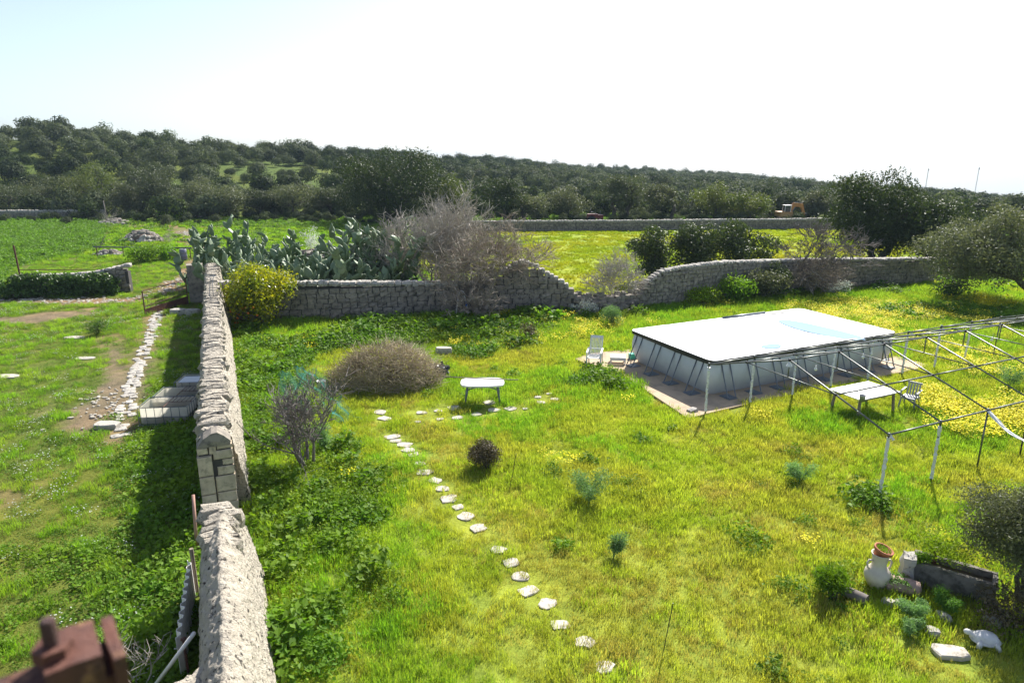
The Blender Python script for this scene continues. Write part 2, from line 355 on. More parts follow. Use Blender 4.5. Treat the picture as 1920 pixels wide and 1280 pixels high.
def soilmask(x, y):
    nz = fbm(x, y, 1.1, 3, 31); nb = fbm(x, y, 3.2, 3, 77)
    m = sstep(1.5, .5, dpoly(x, y, TRACK) + (nz - .5) * 2.6)
    m = np.maximum(m, sstep(.42, .15, dpoly(x, y, PATH2) + (nz - .5) * .6))
    m = np.maximum(m, sstep(1.0, .5, dpoly(x, y, PATCH2) + (nz - .5) * 1.3))
    m = np.maximum(m, sstep(.6, .35, dpoly(x, y, PAVE) + (nz - .5) * .7) * .8)
    m = np.maximum(m, sstep(1.8, .4, dpoly(x, y, MUD) + (nz - .5) * 3))
    left = (x - WR.x) * WN.x + (y - WR.y) * WN.y < -.7
    m = np.maximum(m, np.where(left & (y < 60), sstep(.68, .80, nb) * .5, 0))
    return m
def side(x, y): return (x - WR.x) * WN.x + (y - WR.y) * WN.y     # >0: garden side of the long wall
GARDEN = [W(-12, .3), W(22.0, .2), MIDL[1], MIDL[2], MIDL[3], MIDR[0], MIDR[2], MIDR[3], Vector((44, 46, 0)), Vector((60, 30, 0)), Vector((40, 2, 0)), Vector((-1, 2, 0))]
FIELD = [MIDL[2], MIDL[3], MIDR[0], MIDR[2], MIDR[3], G(1745, 424), G(885, 434), G(740, 470)]
CROP = [G(-120, 545), G(-10, 545), G(30, 500), G(190, 462), G(196, 412), G(100, 411), G(-200, 411), G(-300, 500)]

def dense(lo, hi, step, far_lo, far_hi, nf):
    a = np.arange(lo, hi + 1e-6, step); u = np.linspace(0, 1, nf + 1)[1:]
    return np.concatenate([(lo - (lo - far_lo) * u ** 3)[::-1], a, hi + (far_hi - hi) * u ** 3])
gx = dense(-44, 52, .4, -2600, 3600, 46); gy = dense(-6, 62, .4, -300, 3600, 64)
GX, GY = np.meshgrid(gx, gy); fx, fy = GX.ravel(), GY.ravel()
gz = hz(fx, fy) + (fbm(fx, fy, 2.5, 3, 3) - .5) * .07 * sstep(62, 50, fy) - .02
nx, ny = len(gx), len(gy)
ii = (np.arange(ny - 1)[:, None] * nx + np.arange(nx - 1)[None]).ravel()
mbg = MB(); mbg.add(np.stack([fx, fy, gz], 1), np.stack([ii, ii + 1, ii + 1 + nx, ii + nx], 1))
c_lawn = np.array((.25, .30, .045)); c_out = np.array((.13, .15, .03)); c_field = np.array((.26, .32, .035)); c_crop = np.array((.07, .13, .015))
c_wild = np.array((.13, .19, .025)); c_soil = np.array((.215, .155, .11)); c_dry = np.array((.28, .24, .10))
col = np.tile(c_wild, (len(fx), 1)); rfar = np.hypot(fx, fy); wf = sstep(84, 100, rfar)[:, None] * (1 - sstep(.57, .65, fbm(fx, fy, 38, 3, 8)))[:, None]; col = col * (1 - wf) + np.array((.10, .135, .032)) * wf
near = fy < 95
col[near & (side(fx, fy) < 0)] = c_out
col[inpoly(fx, fy, FIELD)] = c_field
col[inpoly(fx, fy, CROP)] = c_crop
gmask = inpoly(fx, fy, GARDEN); col[gmask] = c_lawn
sm = np.where(near, soilmask(fx, fy), 0)[:, None] * (~gmask)[:, None]
col = col * (1 - sm) + c_soil * sm
dm = sstep(2.2, .8, dpoly(fx, fy, [G(260, 428), G(330, 420), G(395, 425)]))[:, None]; col = col * (1 - dm) + np.array((.30, .25, .12)) * dm
gm = mbg.mesh('ground', None, True)
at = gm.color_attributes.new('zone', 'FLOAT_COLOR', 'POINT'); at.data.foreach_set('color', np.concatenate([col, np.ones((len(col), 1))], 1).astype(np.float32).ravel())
m, n, out = mat_new('ground'); p = N(n, 'ShaderNodeBsdfPrincipled'); p.inputs['Roughness'].default_value = 1; p.inputs['Specular IOR Level'].default_value = .1
a_ = N(n, 'ShaderNodeAttribute'); a_.attribute_name = 'zone'; wp = wpos(n)
cc = mixc(n, ramp(n, noise_t(n, 1.3, 6, .65, wp), .35, .65), (.62, .66, .62), (1.25, 1.18, 1.1)); cc = mixc(n, 1.0, a_.outputs[0], cc, 'MULTIPLY')
cc2 = mixc(n, ramp(n, noise_t(n, .06, 4, .6, wp), .42, .6), (.85, .95, .9), (1.15, 1.05, .85)); cc = mixc(n, 1.0, cc, cc2, 'MULTIPLY')
n.links.new(cc, p.inputs['Base Color']); bp = N(n, 'ShaderNodeBump'); bp.inputs['Strength'].default_value = .8; bp.inputs['Distance'].default_value = .06
n.links.new(noise_t(n, 9, 6, .7, wp), bp.inputs['Height']); n.links.new(bp.outputs[0], p.inputs['Normal']); n.links.new(p.outputs[0], out.inputs[0])
gm.materials.append(m); ground = tag(link('ground', gm), kind='structure')
def gh(x, y): return float((fbm(np.array([x]), np.array([y]), 2.5, 3, 3)[0] - .5) * .07 - .02)
# ------------------------------------------------------------------ scattering (ground cover only)
def variant_coll(name, meshes):
    c = bpy.data.collections.new(name)
    for i, me in enumerate(meshes):
        c.objects.link(bpy.data.objects.new('%s_%02d' % (name, i), me))
    return c
def scatter(name, coll, P, rot, scl, idx, label=None, cat=None, parent=None, kind='stuff'):
    me = bpy.data.meshes.new(name); P = np.asarray(P, np.float32); k = len(P)
    me.vertices.add(k); me.vertices.foreach_set('co', P.ravel())
    rot = np.asarray(rot, np.float32)
    if rot.ndim == 1: rot = np.stack([np.zeros(k), np.zeros(k), rot], 1).astype(np.float32)
    me.attributes.new('rot', 'FLOAT_VECTOR', 'POINT').data.foreach_set('vector', rot.ravel())
    me.attributes.new('scl', 'FLOAT', 'POINT').data.foreach_set('value', np.asarray(scl, np.float32))
    me.attributes.new('vi', 'INT', 'POINT').data.foreach_set('value', np.asarray(idx, np.int32))
    o = link(name, me, parent); ng = bpy.data.node_groups.new(name, 'GeometryNodeTree')
    ng.interface.new_socket('Geometry', in_out='INPUT', socket_type='NodeSocketGeometry'); ng.interface.new_socket('Geometry', in_out='OUTPUT', socket_type='NodeSocketGeometry')
    gi = ng.nodes.new('NodeGroupInput'); go = ng.nodes.new('NodeGroupOutput'); ci = ng.nodes.new('GeometryNodeCollectionInfo'); ip = ng.nodes.new('GeometryNodeInstanceOnPoints')
    ci.inputs['Collection'].default_value = coll; ci.inputs['Separate Children'].default_value = True; ci.inputs['Reset Children'].default_value = True
    def na(nm, dt): q = ng.nodes.new('GeometryNodeInputNamedAttribute'); q.data_type = dt; q.inputs['Name'].default_value = nm; return q.outputs[0]
    er = ng.nodes.new('FunctionNodeEulerToRotation'); ng.links.new(na('rot', 'FLOAT_VECTOR'), er.inputs[0])
    ng.links.new(gi.outputs[0], ip.inputs['Points']); ng.links.new(ci.outputs[0], ip.inputs['Instance']); ip.inputs['Pick Instance'].default_value = True
    ng.links.new(na('vi', 'INT'), ip.inputs['Instance Index']); ng.links.new(er.outputs[0], ip.inputs['Rotation']); ng.links.new(na('scl', 'FLOAT'), ip.inputs['Scale'])
    ng.links.new(ip.outputs[0], go.inputs[0]); md = o.modifiers.new('scatter', 'NODES'); md.node_group = ng
    return tag(o, label, cat, kind=kind)
def jgrid(x0, x1, y0, y1, step, rg=RG):
    xs = np.arange(x0, x1, step); ys = np.arange(y0, y1, step); X, Y = np.meshgrid(xs, ys)
    return (X + rg.uniform(-.55, .55, X.shape) * step).ravel(), (Y + rg.uniform(-.55, .55, Y.shape) * step).ravel()
def infr(x, y, pad=60):
    px = 960 + F * x / np.maximum(y * CP + HC * SP, .1); py = 640 + F * (HC * CP - y * SP) / np.maximum(y * CP + HC * SP, .1)
    return (px > -pad) & (px < 1920 + pad) & (py < 1280 + 2.5 * pad)

def grass_patch(mat, seed, size=.6, nb=170, h=(.06, .17), w=(.009, .016), lean=.6):
    rg = np.random.default_rng(seed); mb = MB(); nc = max(4, nb // 14)
    cen = rg.uniform(-size / 2, size / 2, (nc, 2)); ch = rg.uniform(.55, 1.15, nc); k = rg.integers(0, nc, nb)
    b = cen[k] + rg.normal(0, .055, (nb, 2)); H = rg.uniform(*h, nb) * ch[k]; Wd = rg.uniform(*w, nb)
    az = rg.uniform(0, 2 * np.pi, nb); d = np.stack([np.cos(az), np.sin(az)], 1); sd = np.stack([-d[:, 1], d[:, 0]], 1)
    ln = rg.uniform(.1, lean, nb) * H
    B = np.concatenate([b, np.zeros((nb, 1)) - .01], 1); mid = np.concatenate([b + d * ln[:, None] * .35, (H * .6)[:, None]], 1); tip = np.concatenate([b + d * ln[:, None], H[:, None]], 1)
    s3 = np.concatenate([sd, np.zeros((nb, 1))], 1) * Wd[:, None] / 2
    V = np.stack([B, mid + s3, tip, mid - s3], 1).reshape(-1, 3); mb.add(V, np.arange(4 * nb).reshape(nb, 4))
    return mb.mesh('grass_patch', mat)
def weed_clump(mat, seed, R=.3, H=.32, nl=150, L=(.05, .10), flower=None, nf=0, flow_mat=None):
    rg = np.random.default_rng(seed); mb = MB(); ns = 9
    a = rg.uniform(0, 2 * np.pi, ns); r = R * np.sqrt(rg.uniform(0, 1, ns)); sx, sy = r * np.cos(a), r * np.sin(a); sh = H * rg.uniform(.5, 1.0, ns) * (1.1 - .5 * (r / R) ** 2)
    k = rg.integers(0, ns, nl); t = rg.uniform(.1, 1, nl) ** .6
    sp = .09 + .05 * (1 - t)
    C = np.stack([sx[k] * (1 + .25 * t) + rg.normal(0, sp), sy[k] * (1 + .25 * t) + rg.normal(0, sp), sh[k] * t + rg.normal(0, .02, nl)], 1); C[:, 2] = np.maximum(C[:, 2], .01)
    Nn = rand_unit(nl, rg) * .8 + np.array([0, 0, 1.]); Nn /= np.linalg.norm(Nn, axis=1)[:, None]
    ll = rg.uniform(*L, nl); mb.kites(C, rand_unit(nl, rg), Nn, ll, ll * rg.uniform(.5, .8, nl), .06)
    me = mb.mesh('weed_clump', mat)
    return me
def flower_patch(seed, mat, size=.5, nf=46, h=(.16, .34), r=.026):
    rg = np.random.default_rng(seed); mb = MB()
    C = np.stack([rg.uniform(-size / 2, size / 2, nf), rg.uniform(-size / 2, size / 2, nf), rg.uniform(*h, nf)], 1)
    for q in range(2):
        Nn = rand_unit(nf, rg) * .5 + np.array([0, 0, 1.]); Nn /= np.linalg.norm(Nn, axis=1)[:, None]
        mb.kites(C, rand_unit(nf, rg), Nn, 2 * r, 2 * r)
    return mb.mesh('flower_patch', mat)

lawn_vars = [grass_patch(M['lawn'], 100 + i, nb=300, h=(.07, .21), w=(.006, .012)) for i in range(5)] + [grass_patch(M['lawn_green'], 200 + i, h=(.09, .26), nb=280, w=(.006, .013)) for i in range(4)] + [grass_patch(M['lawn_dry'], 300 + i, h=(.05, .15), nb=240, w=(.006, .012)) for i in range(4)]
C_LAWN = variant_coll('lawn_grass', lawn_vars)
weed_vars = [weed_clump(M['weed'], 400 + i) for i in range(4)] + [weed_clump(M['weed_lime'], 450 + i, H=.26, L=(.035, .07), nl=190) for i in range(3)] + [weed_clump(M['weed'], 480 + i, R=.34, H=.42, nl=130, L=(.09, .17)) for i in range(3)]
C_WEED = variant_coll('weed_leaf', weed_vars)
clov_vars = [weed_clump(M['clover'], 500 + i, R=.34, H=.13, nl=190, L=(.03, .06)) for i in range(4)] + [weed_clump(M['weed'], 520 + i, R=.32, H=.2, nl=140, L=(.05, .09)) for i in range(3)]
C_CLOV = variant_coll('field_weed', clov_vars)
crop_vars = [weed_clump(M['crop'], 600 + i, R=.5, H=.5, nl=150, L=(.10, .18)) for i in range(4)]
C_CROP = variant_coll('crop_leaf', crop_vars)
fld_vars = [grass_patch(M['field'], 700 + i, size=1.2, nb=260, h=(.07, .20), w=(.03, .055)) for i in range(4)]
C_FLD = variant_coll('field_grass', fld_vars)
flow_vars = [flower_patch(800 + i, M['yellow']) for i in range(3)] + [flower_patch(820 + i, M['white_flower'], nf=16, r=.016, h=(.08, .2)) for i in range(2)]
C_FLOW = variant_coll('wild_flower', flow_vars)

STEP_PX = [(712, 772, 26), (722, 784, 26), (735, 818, 30), (758, 833, 34), (742, 826, 22), (765, 843, 26), (775, 852, 24), (788, 868, 24), (797, 884, 34), (816, 900, 28), (829, 916, 28), (841, 934, 34), (858, 950, 24), (874, 968, 34), (896, 989, 34),
           (935, 1030, 32), (958, 1054, 30), (976, 1079, 34), (990, 1107, 40), (1027, 1130, 36), (1050, 1170, 38), (1097, 1203, 40), (1133, 1250, 40),
           (791, 773, 20), (784, 790, 14), (822, 770, 18), (825, 785, 14), (858, 782, 24), (852, 764, 26), (893, 776, 22), (926, 768, 26), (918, 754, 24), (958, 766, 26), (985, 766, 12), (1014, 754, 18), (1040, 748, 18), (1030, 738, 12), (1008, 744, 14)]
STEPS = [(G(a, b), w) for a, b, w in STEP_PX]
stxy = np.array([(q.x, q.y) for q, w in STEPS]); str_ = np.array([w * (q.y * CP + HC * SP) / F * .55 for q, w in STEPS])
SLAB2 = G(1781, 1224)
def clear_of(x, y, grow=0.04):
    ok = ~inpoly(x, y, PAD)
    for (cx, cy_), r in zip(stxy, str_):
        ok &= np.hypot(x - cx, (y - cy_)) > r + grow + (.13 if cy_ > 19 else 0)
    ok &= np.hypot(x - SLAB2.x, y - SLAB2.y) > .5
    return ok
WEEDZ = [(G(520, 1060), 1.0), (G(640, 960), 1.1), (G(480, 1110), .8), (G(630, 840), .9), (G(540, 780), 1.3), (G(500, 1190), .6), (G(740, 640), 2.0), (G(670, 1020), .6), (G(540, 960), 1.7), (G(600, 900), 1.5), (G(500, 830), 1.3), (G(560, 1010), 1.3), (G(660, 910), 1.2), (G(700, 905), .8), (G(520, 720), 1.6), (G(500, 690), 1.8), (G(560, 660), 2.0), (G(480, 650), 1.6), (G(640, 640), 2.2),
         (G(720, 625), 2.4), (G(830, 620), 2.6), (G(920, 625), 2.4), (G(890, 660), 1.4), (G(950, 645), 1.6), (G(1000, 600), 1.8), (G(1060, 590), 1.8), (G(460, 1010), 1.0), (G(470, 870), .9), (G(560, 1150), .5), (G(640, 1150), .45), (G(725, 1130), .4), (G(590, 1240), .7), (G(700, 1080), .4),
         (G(1130, 595), 1.4), (G(1190, 590), 1.2), (G(1330, 560), 1.6), (G(1400, 558), 2.0), (G(1470, 552), 2.0), (G(1560, 545), 1.8), (G(1650, 545), 1.5), (G(1120, 705), .8), (G(1090, 720), .7), (G(1145, 725), .5), (G(1650, 945), .6), (G(1580, 1080), .5), (G(1190, 915), .7), (G(1390, 1010), .45), (G(1700, 590), 2.2), (G(1800, 590), 2.6), (G(1890, 600), 2.5)]
def weedy(x, y):
    m = np.zeros(np.shape(x))
    for c, r in WEEDZ:
        m = np.maximum(m, sstep(1.15, .45, np.hypot(x - c.x, y - c.y) / r))
    m = np.maximum(m, sstep(1.5, .2, side(x, y) - .1) * (y < 34))
    return np.clip(m + (fbm(x, y, 1.2, 3, 55) - .5) * .9, 0, 1)

# garden lawn
lx, ly = jgrid(-16, 44, 5, 50, .36)
k = inpoly(lx, ly, GARDEN) & infr(lx, ly) & clear_of(lx, ly) & (RG.uniform(0, 1, len(lx)) < np.clip(1.25 - (ly - 14) / 55, .45, 1))
lx, ly = lx[k], ly[k]
dryn = np.maximum(sstep(1.5, .3, dpoly(lx, ly, WHEEL) + (fbm(lx, ly, 1.5, 2, 91) - .5) * 1.6) * .85, sstep(.9, .2, dpoly(lx, ly, LAWN_TRAIL)) * .55)
dryn = np.maximum(dryn, sstep(.52, .70, fbm(lx, ly, 4.0, 3, 21)) * .8 * (ly < 17)); dryn = np.maximum(dryn, sstep(.60, .72, fbm(lx, ly, 3.0, 3, 24)) * .5)
grn = np.maximum(sstep(.50, .62, fbm(lx, ly, 3.5, 3, 42)), sstep(4.5, 1.5, side(lx, ly)) * .8); grn = np.maximum(grn, sstep(16, 22, lx) * .8); grn = np.maximum(grn, sstep(30, 34, ly) * .8)
u = RG.uniform(0, 1, len(lx)); vi = RG.integers(0, 5, len(lx))
vi = np.where(u < grn * .75, 5 + RG.integers(0, 4, len(lx)), vi); u = RG.uniform(0, 1, len(lx)); vi = np.where(u < dryn * .9, 9 + RG.integers(0, 4, len(lx)), vi)
far_s = 1 + .35 * sstep(18, 40, ly)
tall = .6 + .95 * fbm(lx, ly, 1.6, 3, 63)
scatter('lawn_grass', C_LAWN, np.stack([lx, ly, (fbm(lx, ly, 2.5, 3, 3) - .5) * .07 - .03], 1), RG.uniform(0, 6.28, len(lx)), tall * far_s * RG.uniform(.85, 1.2, len(lx)), vi, 'yellow green lawn grass covering the walled garden', 'grass')
# broad-leaved weeds in the garden
wx, wy = jgrid(-18, 44, 5, 48, .36)
k = inpoly(wx, wy, GARDEN) & infr(wx, wy) & clear_of(wx, wy, .25); wx, wy = wx[k], wy[k]
wd = weedy(wx, wy); k = RG.uniform(0, 1, len(wx)) < wd * 1.35 - .10; wx, wy, wd = wx[k], wy[k], wd[k]
vi = np.where(RG.uniform(0, 1, len(wx)) < sstep(.45, .6, fbm(wx, wy, 2.2, 2, 19)), 4 + RG.integers(0, 3, len(wx)), RG.integers(0, 4, len(wx))); vi = np.where(RG.uniform(0, 1, len(wx)) < .18, 7 + RG.integers(0, 3, len(wx)), vi)
wall_band = sstep(6.5, 3.0, dpoly(wx, wy, [q for q in MIDL])) * (wx < 2)
scatter('garden_weeds', C_WEED, np.stack([wx, wy, np.full(len(wx), -.02)], 1), RG.uniform(0, 6.28, len(wx)), (.55 + .75 * wd + .55 * wall_band) * RG.uniform(.75, 1.2, len(wx)), vi, 'leafy green weeds growing along the foot of the garden walls', 'weeds')
# wild flowers
FLZ = [(G(1790, 770), 1.6, 1), (G(1850, 790), 1.8, 1), (G(1760, 745), 1.2, .9), (G(1900, 780), 1.8, 1), (G(1820, 810), 1.0, .9), (G(1850, 690), 1.6, .7), (G(1880, 690), 1.4, .7), (G(1810, 665), 1.4, .6), (G(1560, 590), 2.4, .9), (G(1620, 595), 2.4, .9), (G(1690, 590), 2.6, .7), (G(1600, 575), 2.0, .8), (G(1650, 610), 1.6, .8), (G(1860, 570), 2.0, .6), (G(1740, 645), 1.6, .35),
       (G(1800, 600), 2.0, .35), (G(1040, 620), 3.2, .22), (G(1110, 610), 2.4, .2), (G(900, 640), 2.5, .18), (G(1110, 740), 1.2, .08), (G(1055, 870), .5, .5), (G(1550, 1045), .4, .35), (G(1740, 1000), .6, .5), (G(1410, 790), .5, .35), (G(700, 905), 1.0, .10), (G(1500, 680), 1.5, .1), (G(520, 660), 2, .12), (G(1330, 570), 1.5, .35)]
qx, qy = jgrid(-14, 44, 6, 48, .33); k = inpoly(qx, qy, GARDEN) & infr(qx, qy) & clear_of(qx, qy, .1); qx, qy = qx[k], qy[k]
fm = np.zeros(len(qx))
for c, r, a in FLZ: fm = np.maximum(fm, a * sstep(1.25, .4, np.hypot(qx - c.x, qy - c.y) / r + (fbm(qx, qy, .9, 3, 71) - .5) * 1.4))
k = RG.uniform(0, 1, len(qx)) < fm; qx, qy = qx[k], qy[k]
scatter('yellow_flowers', C_FLOW, np.stack([qx, qy, np.zeros(len(qx)) + .02], 1), RG.uniform(0, 6.28, len(qx)), RG.uniform(.8, 1.35, len(qx)), RG.integers(0, 3, len(qx)), 'small yellow wild flowers in patches across the grass', 'flowers')
# outside, left of the long wall
ox, oy = jgrid(-48, 0, 5, 62, .42); sdv = side(ox, oy)
k = (sdv < -.75) & infr(ox, oy) & ~inpoly(ox, oy, CROP); ox, oy = ox[k], oy[k]
smv = soilmask(ox, oy); k = (RG.uniform(0, 1, len(ox)) > smv * 1.15) & (RG.uniform(0, 1, len(ox)) < np.clip(1.3 - oy / 70, .5, 1)); ox, oy = ox[k], oy[k]
near_w = sstep(-3.6, -1.2, side(ox, oy)) * sstep(30, 20, oy) ; lush = np.maximum(sstep(.42, .62, fbm(ox, oy, 2.6, 3, 13)) * sstep(26, 14, oy), near_w)
vi = np.where(RG.uniform(0, 1, len(ox)) < .25 + .6 * lush, 4 + RG.integers(0, 3, len(ox)), RG.integers(0, 4, len(ox)))
scatter('field_weeds', C_CLOV, np.stack([ox, oy, np.full(len(ox), -.02)], 1), RG.uniform(0, 6.28, len(ox)), (.6 + .55 * lush + .5 * near_w) * RG.uniform(.75, 1.25, len(ox)) * (1 + .3 * sstep(25, 50, oy)), vi, 'low clover and weeds over the yard outside the long wall', 'weeds')
k = (RG.uniform(0, 1, len(ox)) < .10 + .25 * sstep(.5, .65, fbm(ox, oy, 4, 2, 99))) & (oy < 40)
scatter('white_flowers', C_FLOW, np.stack([ox[k], oy[k], np.zeros(k.sum())], 1), RG.uniform(0, 6.28, k.sum()), RG.uniform(.8, 1.2, k.sum()), 3 + RG.integers(0, 2, k.sum()), 'tiny white flowers dotted through the yard weeds', 'flowers')
tx, ty = jgrid(-48, -3, 6, 62, .8); k = (side(tx, ty) < -.8) & infr(tx, ty); tx, ty = tx[k], ty[k]; k = (soilmask(tx, ty) < .5); tx, ty = tx[k], ty[k]
scatter('yard_grass', C_LAWN, np.stack([tx, ty, np.full(len(tx), -.03)], 1), RG.uniform(0, 6.28, len(tx)), RG.uniform(.7, 1.2, len(tx)), 5 + RG.integers(0, 4, len(tx)), 'grass tufts between the weeds of the yard', 'grass')
# rough meadow beyond the walls
mx_, my_ = jgrid(-60, 70, 36, 104, .95); k = infr(mx_, my_) & ~inpoly(mx_, my_, CROP) & ~inpoly(mx_, my_, FIELD) & ~inpoly(mx_, my_, GARDEN) & (np.hypot(mx_, my_) < 106) & ((side(mx_, my_) > -.2) | (my_ > 58)); mx_, my_ = mx_[k], my_[k]; k = soilmask(mx_, my_) < .4; mx_, my_ = mx_[k], my_[k]
scatter('meadow_grass', variant_coll('meadow_patch', [grass_patch(M['lawn_green'], 740 + i, size=1.2, nb=220, h=(.08, .26), w=(.03, .05)) for i in range(3)] + [weed_clump(M['weed'], 760 + i, R=.55, H=.4, nl=110, L=(.12, .2)) for i in range(2)]), np.stack([mx_, my_, hz(mx_, my_) - .03], 1), RG.uniform(0, 6.28, len(mx_)), RG.uniform(.7, 1.3, len(mx_)), np.where(RG.uniform(0, 1, len(mx_)) < .2 + .5 * (my_ > 84), 3 + RG.integers(0, 2, len(mx_)), RG.integers(0, 3, len(mx_))), 'rough green meadow grass between the cactus hedge and the trees', 'grass')
# leafy crop field, far left
cx_, cy2 = jgrid(-110, -18, 36, 100, .85); k = inpoly(cx_, cy2, CROP) & infr(cx_, cy2); cx_, cy2 = cx_[k], cy2[k]
scatter('crop_field', C_CROP, np.stack([cx_, cy2, np.full(len(cx_), -.05)], 1), RG.uniform(0, 6.28, len(cx_)), RG.uniform(.7, 1.25, len(cx_)), RG.integers(0, 4, len(cx_)), 'lush leafy green crop filling the field by the far stone wall', 'crop')
# yellow-green field behind the garden wall
vx, vy = jgrid(-16, 75, 38, 86, .85); k = inpoly(vx, vy, FIELD) & infr(vx, vy); vx, vy = vx[k], vy[k]
row = np.abs(((vx * .05 + vy) / 4.6 + .15 * fbm(vx, vy, 9, 2, 4)) % 1 - .5) < .055
k = (~row) & (RG.uniform(0, 1, len(vx)) < .85); vx, vy = vx[k], vy[k]
scatter('field_crop', C_FLD, np.stack([vx, vy, np.full(len(vx), -.03)], 1), RG.uniform(0, 6.28, len(vx)), RG.uniform(.7, 1.2, len(vx)), RG.integers(0, 4, len(vx)), 'yellow green young crop on the open field behind the garden wall', 'crop')

# ------------------------------------------------------------------ stone walls
def stone_mesh(seed, mat, rnd_=.35, jit=.07):
    rg = np.random.default_rng(seed); g = [-1, 0, 1]; V = []; idx = {}
    for a in g:
        for b in g:
            for c in g:
                if a == b == c == 0: continue
                idx[(a, b, c)] = len(V); v = np.array((a, b, c), float); q = v / np.linalg.norm(v)
                V.append((v * (1 - rnd_) + q * 1.25 * rnd_) * .5 + rg.normal(0, jit * .5, 3))
    Fs = []
    for ax in range(3):
        for sg in (-1, 1):
            o = [i for i in range(3) if i != ax]
            for a in (-1, 0):
                for b in (-1, 0):
                    q = []
                    for (da, db) in ((0, 0), (1, 0), (1, 1), (0, 1)):
                        t = [0, 0, 0]; t[ax] = sg; t[o[0]] = a + da; t[o[1]] = b + db; q.append(idx[tuple(t)])
                    if (sg > 0) == (ax == 1): q = q[::-1]
                    Fs.append(tuple(q))
    mb = MB(); mb.add(np.array(V), Fs); return mb.mesh('stone', mat)
ST_LIME = [stone_mesh(i, M['limestone']) for i in range(10)]
ST_GREY = [stone_mesh(20 + i, M['greystone'], .22, .06) for i in range(10)]
ST_WHITE = [stone_mesh(40 + i, M['limestone'], .6, .10) for i in range(8)]
def mesh_np(me):
    V = np.zeros(len(me.vertices) * 3); me.vertices.foreach_get('co', V); Fq = np.zeros(len(me.loops), int); me.loops.foreach_get('vertex_index', Fq)
    return V.reshape(-1, 3), Fq.reshape(-1, 4)
def put_stone(name, me, parent, c, size, rz, tilt=0.0, roll=0.0):
    o = link(name, me, parent); o.location = c; o.scale = size; o.rotation_euler = (tilt, roll, rz); return o
def join_stones(name, meshes, items, mat, parent, kind='stuff'):
    cache = [mesh_np(m) for m in meshes]; mb = MB()
    for (i, c, size, rz, tilt) in items:
        V, Fq = cache[i % len(cache)]; V = V * np.array(size)
        ct, st = math.cos(tilt), math.sin(tilt); V = V @ np.array([[1, 0, 0], [0, ct, st], [0, -st, ct]])
        ca, sa = math.cos(rz), math.sin(rz); V = V @ np.array([[ca, sa, 0], [-sa, ca, 0], [0, 0, 1]]) + np.array(c)
        mb.add(V, Fq)
    o = mb.build(name, mat, parent); 
    if kind: o['kind'] = kind
    return o
def polylen(line):
    L = [0]
    for a, b in zip(line[:-1], line[1:]): L.append(L[-1] + (b - a).length)
    return L
def along(line, L, s):
    for i in range(len(line) - 1):
        if s <= L[i + 1] or i == len(line) - 2:
            t = (s - L[i]) / (L[i + 1] - L[i]); d = line[i + 1] - line[i]
            return line[i] + d * t, math.atan2(d.y, d.x)
def dry_wall(root, line, hfun, thick, cw, chh, meshes, mat, seed, parts=0, cope=True, copemesh=None, cope_w=.3, cope_h=.26):
    """stones laid in courses along a line; the front `parts` stones stay separate, the rest are joined"""
    rg = random.Random(seed); L = polylen(line); items = []; copes = []
    z = 0.0; Hm = max(hfun(L[-1] * i / 60) for i in range(61))
    while z < Hm:
        ch = rg.uniform(*chh); s = rg.uniform(-.2, .1)
        while s < L[-1]:
            w = rg.uniform(*cw); sm_ = s + w / 2
            if 0 <= sm_ <= L[-1]:
                h = hfun(sm_)
                if z + ch * .6 <= h:
                    p, a = along(line, L, sm_); c2 = min(ch, h - z + .04)
                    items.append((rg.randrange(99), Vector((p.x, p.y, z + c2 / 2 + rg.uniform(-.015, .015))), (w * .95, thick * rg.uniform(.9, 1.06), c2 * .96), a + rg.uniform(-.04, .04), rg.uniform(-.03, .03)))
            s += w
        z += ch * .985
    if cope:
        s = 0.0
        while s < L[-1]:
            w = rg.uniform(.7, 1.3) * cope_w; p, a = along(line, L, min(s + w / 2, L[-1])); h = hfun(min(s + w / 2, L[-1]))
            if h > min(1.25, .64 * Hm): copes.append((rg.randrange(99), Vector((p.x, p.y, h + cope_h * .35)), (w, thick * rg.uniform(.8, 1.0), cope_h * rg.uniform(.8, 1.25)), a + rg.uniform(-.08, .08), rg.uniform(-.06, .06)))
            s += w * .97
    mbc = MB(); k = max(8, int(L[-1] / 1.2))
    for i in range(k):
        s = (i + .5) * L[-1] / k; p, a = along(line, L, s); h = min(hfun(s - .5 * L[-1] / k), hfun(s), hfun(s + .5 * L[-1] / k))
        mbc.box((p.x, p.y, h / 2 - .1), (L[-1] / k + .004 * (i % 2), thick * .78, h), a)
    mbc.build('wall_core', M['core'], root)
    items.sort(key=lambda q: -q[2][0] * q[2][2])
    for it in items[:parts]: put_stone('stone', meshes[it[0] % len(meshes)], root, it[1], it[2], it[3], it[4])
    if items[parts:]: join_stones('stones', meshes, items[parts:], mat, root)
    cm = copemesh or meshes
    if parts:
        for it in copes: put_stone('coping_stone', cm[it[0] % len(cm)], root, it[1], it[2], it[3], it[4])
    elif copes: join_stones('coping_stones', cm, copes, M['limestone'], root)
    return L

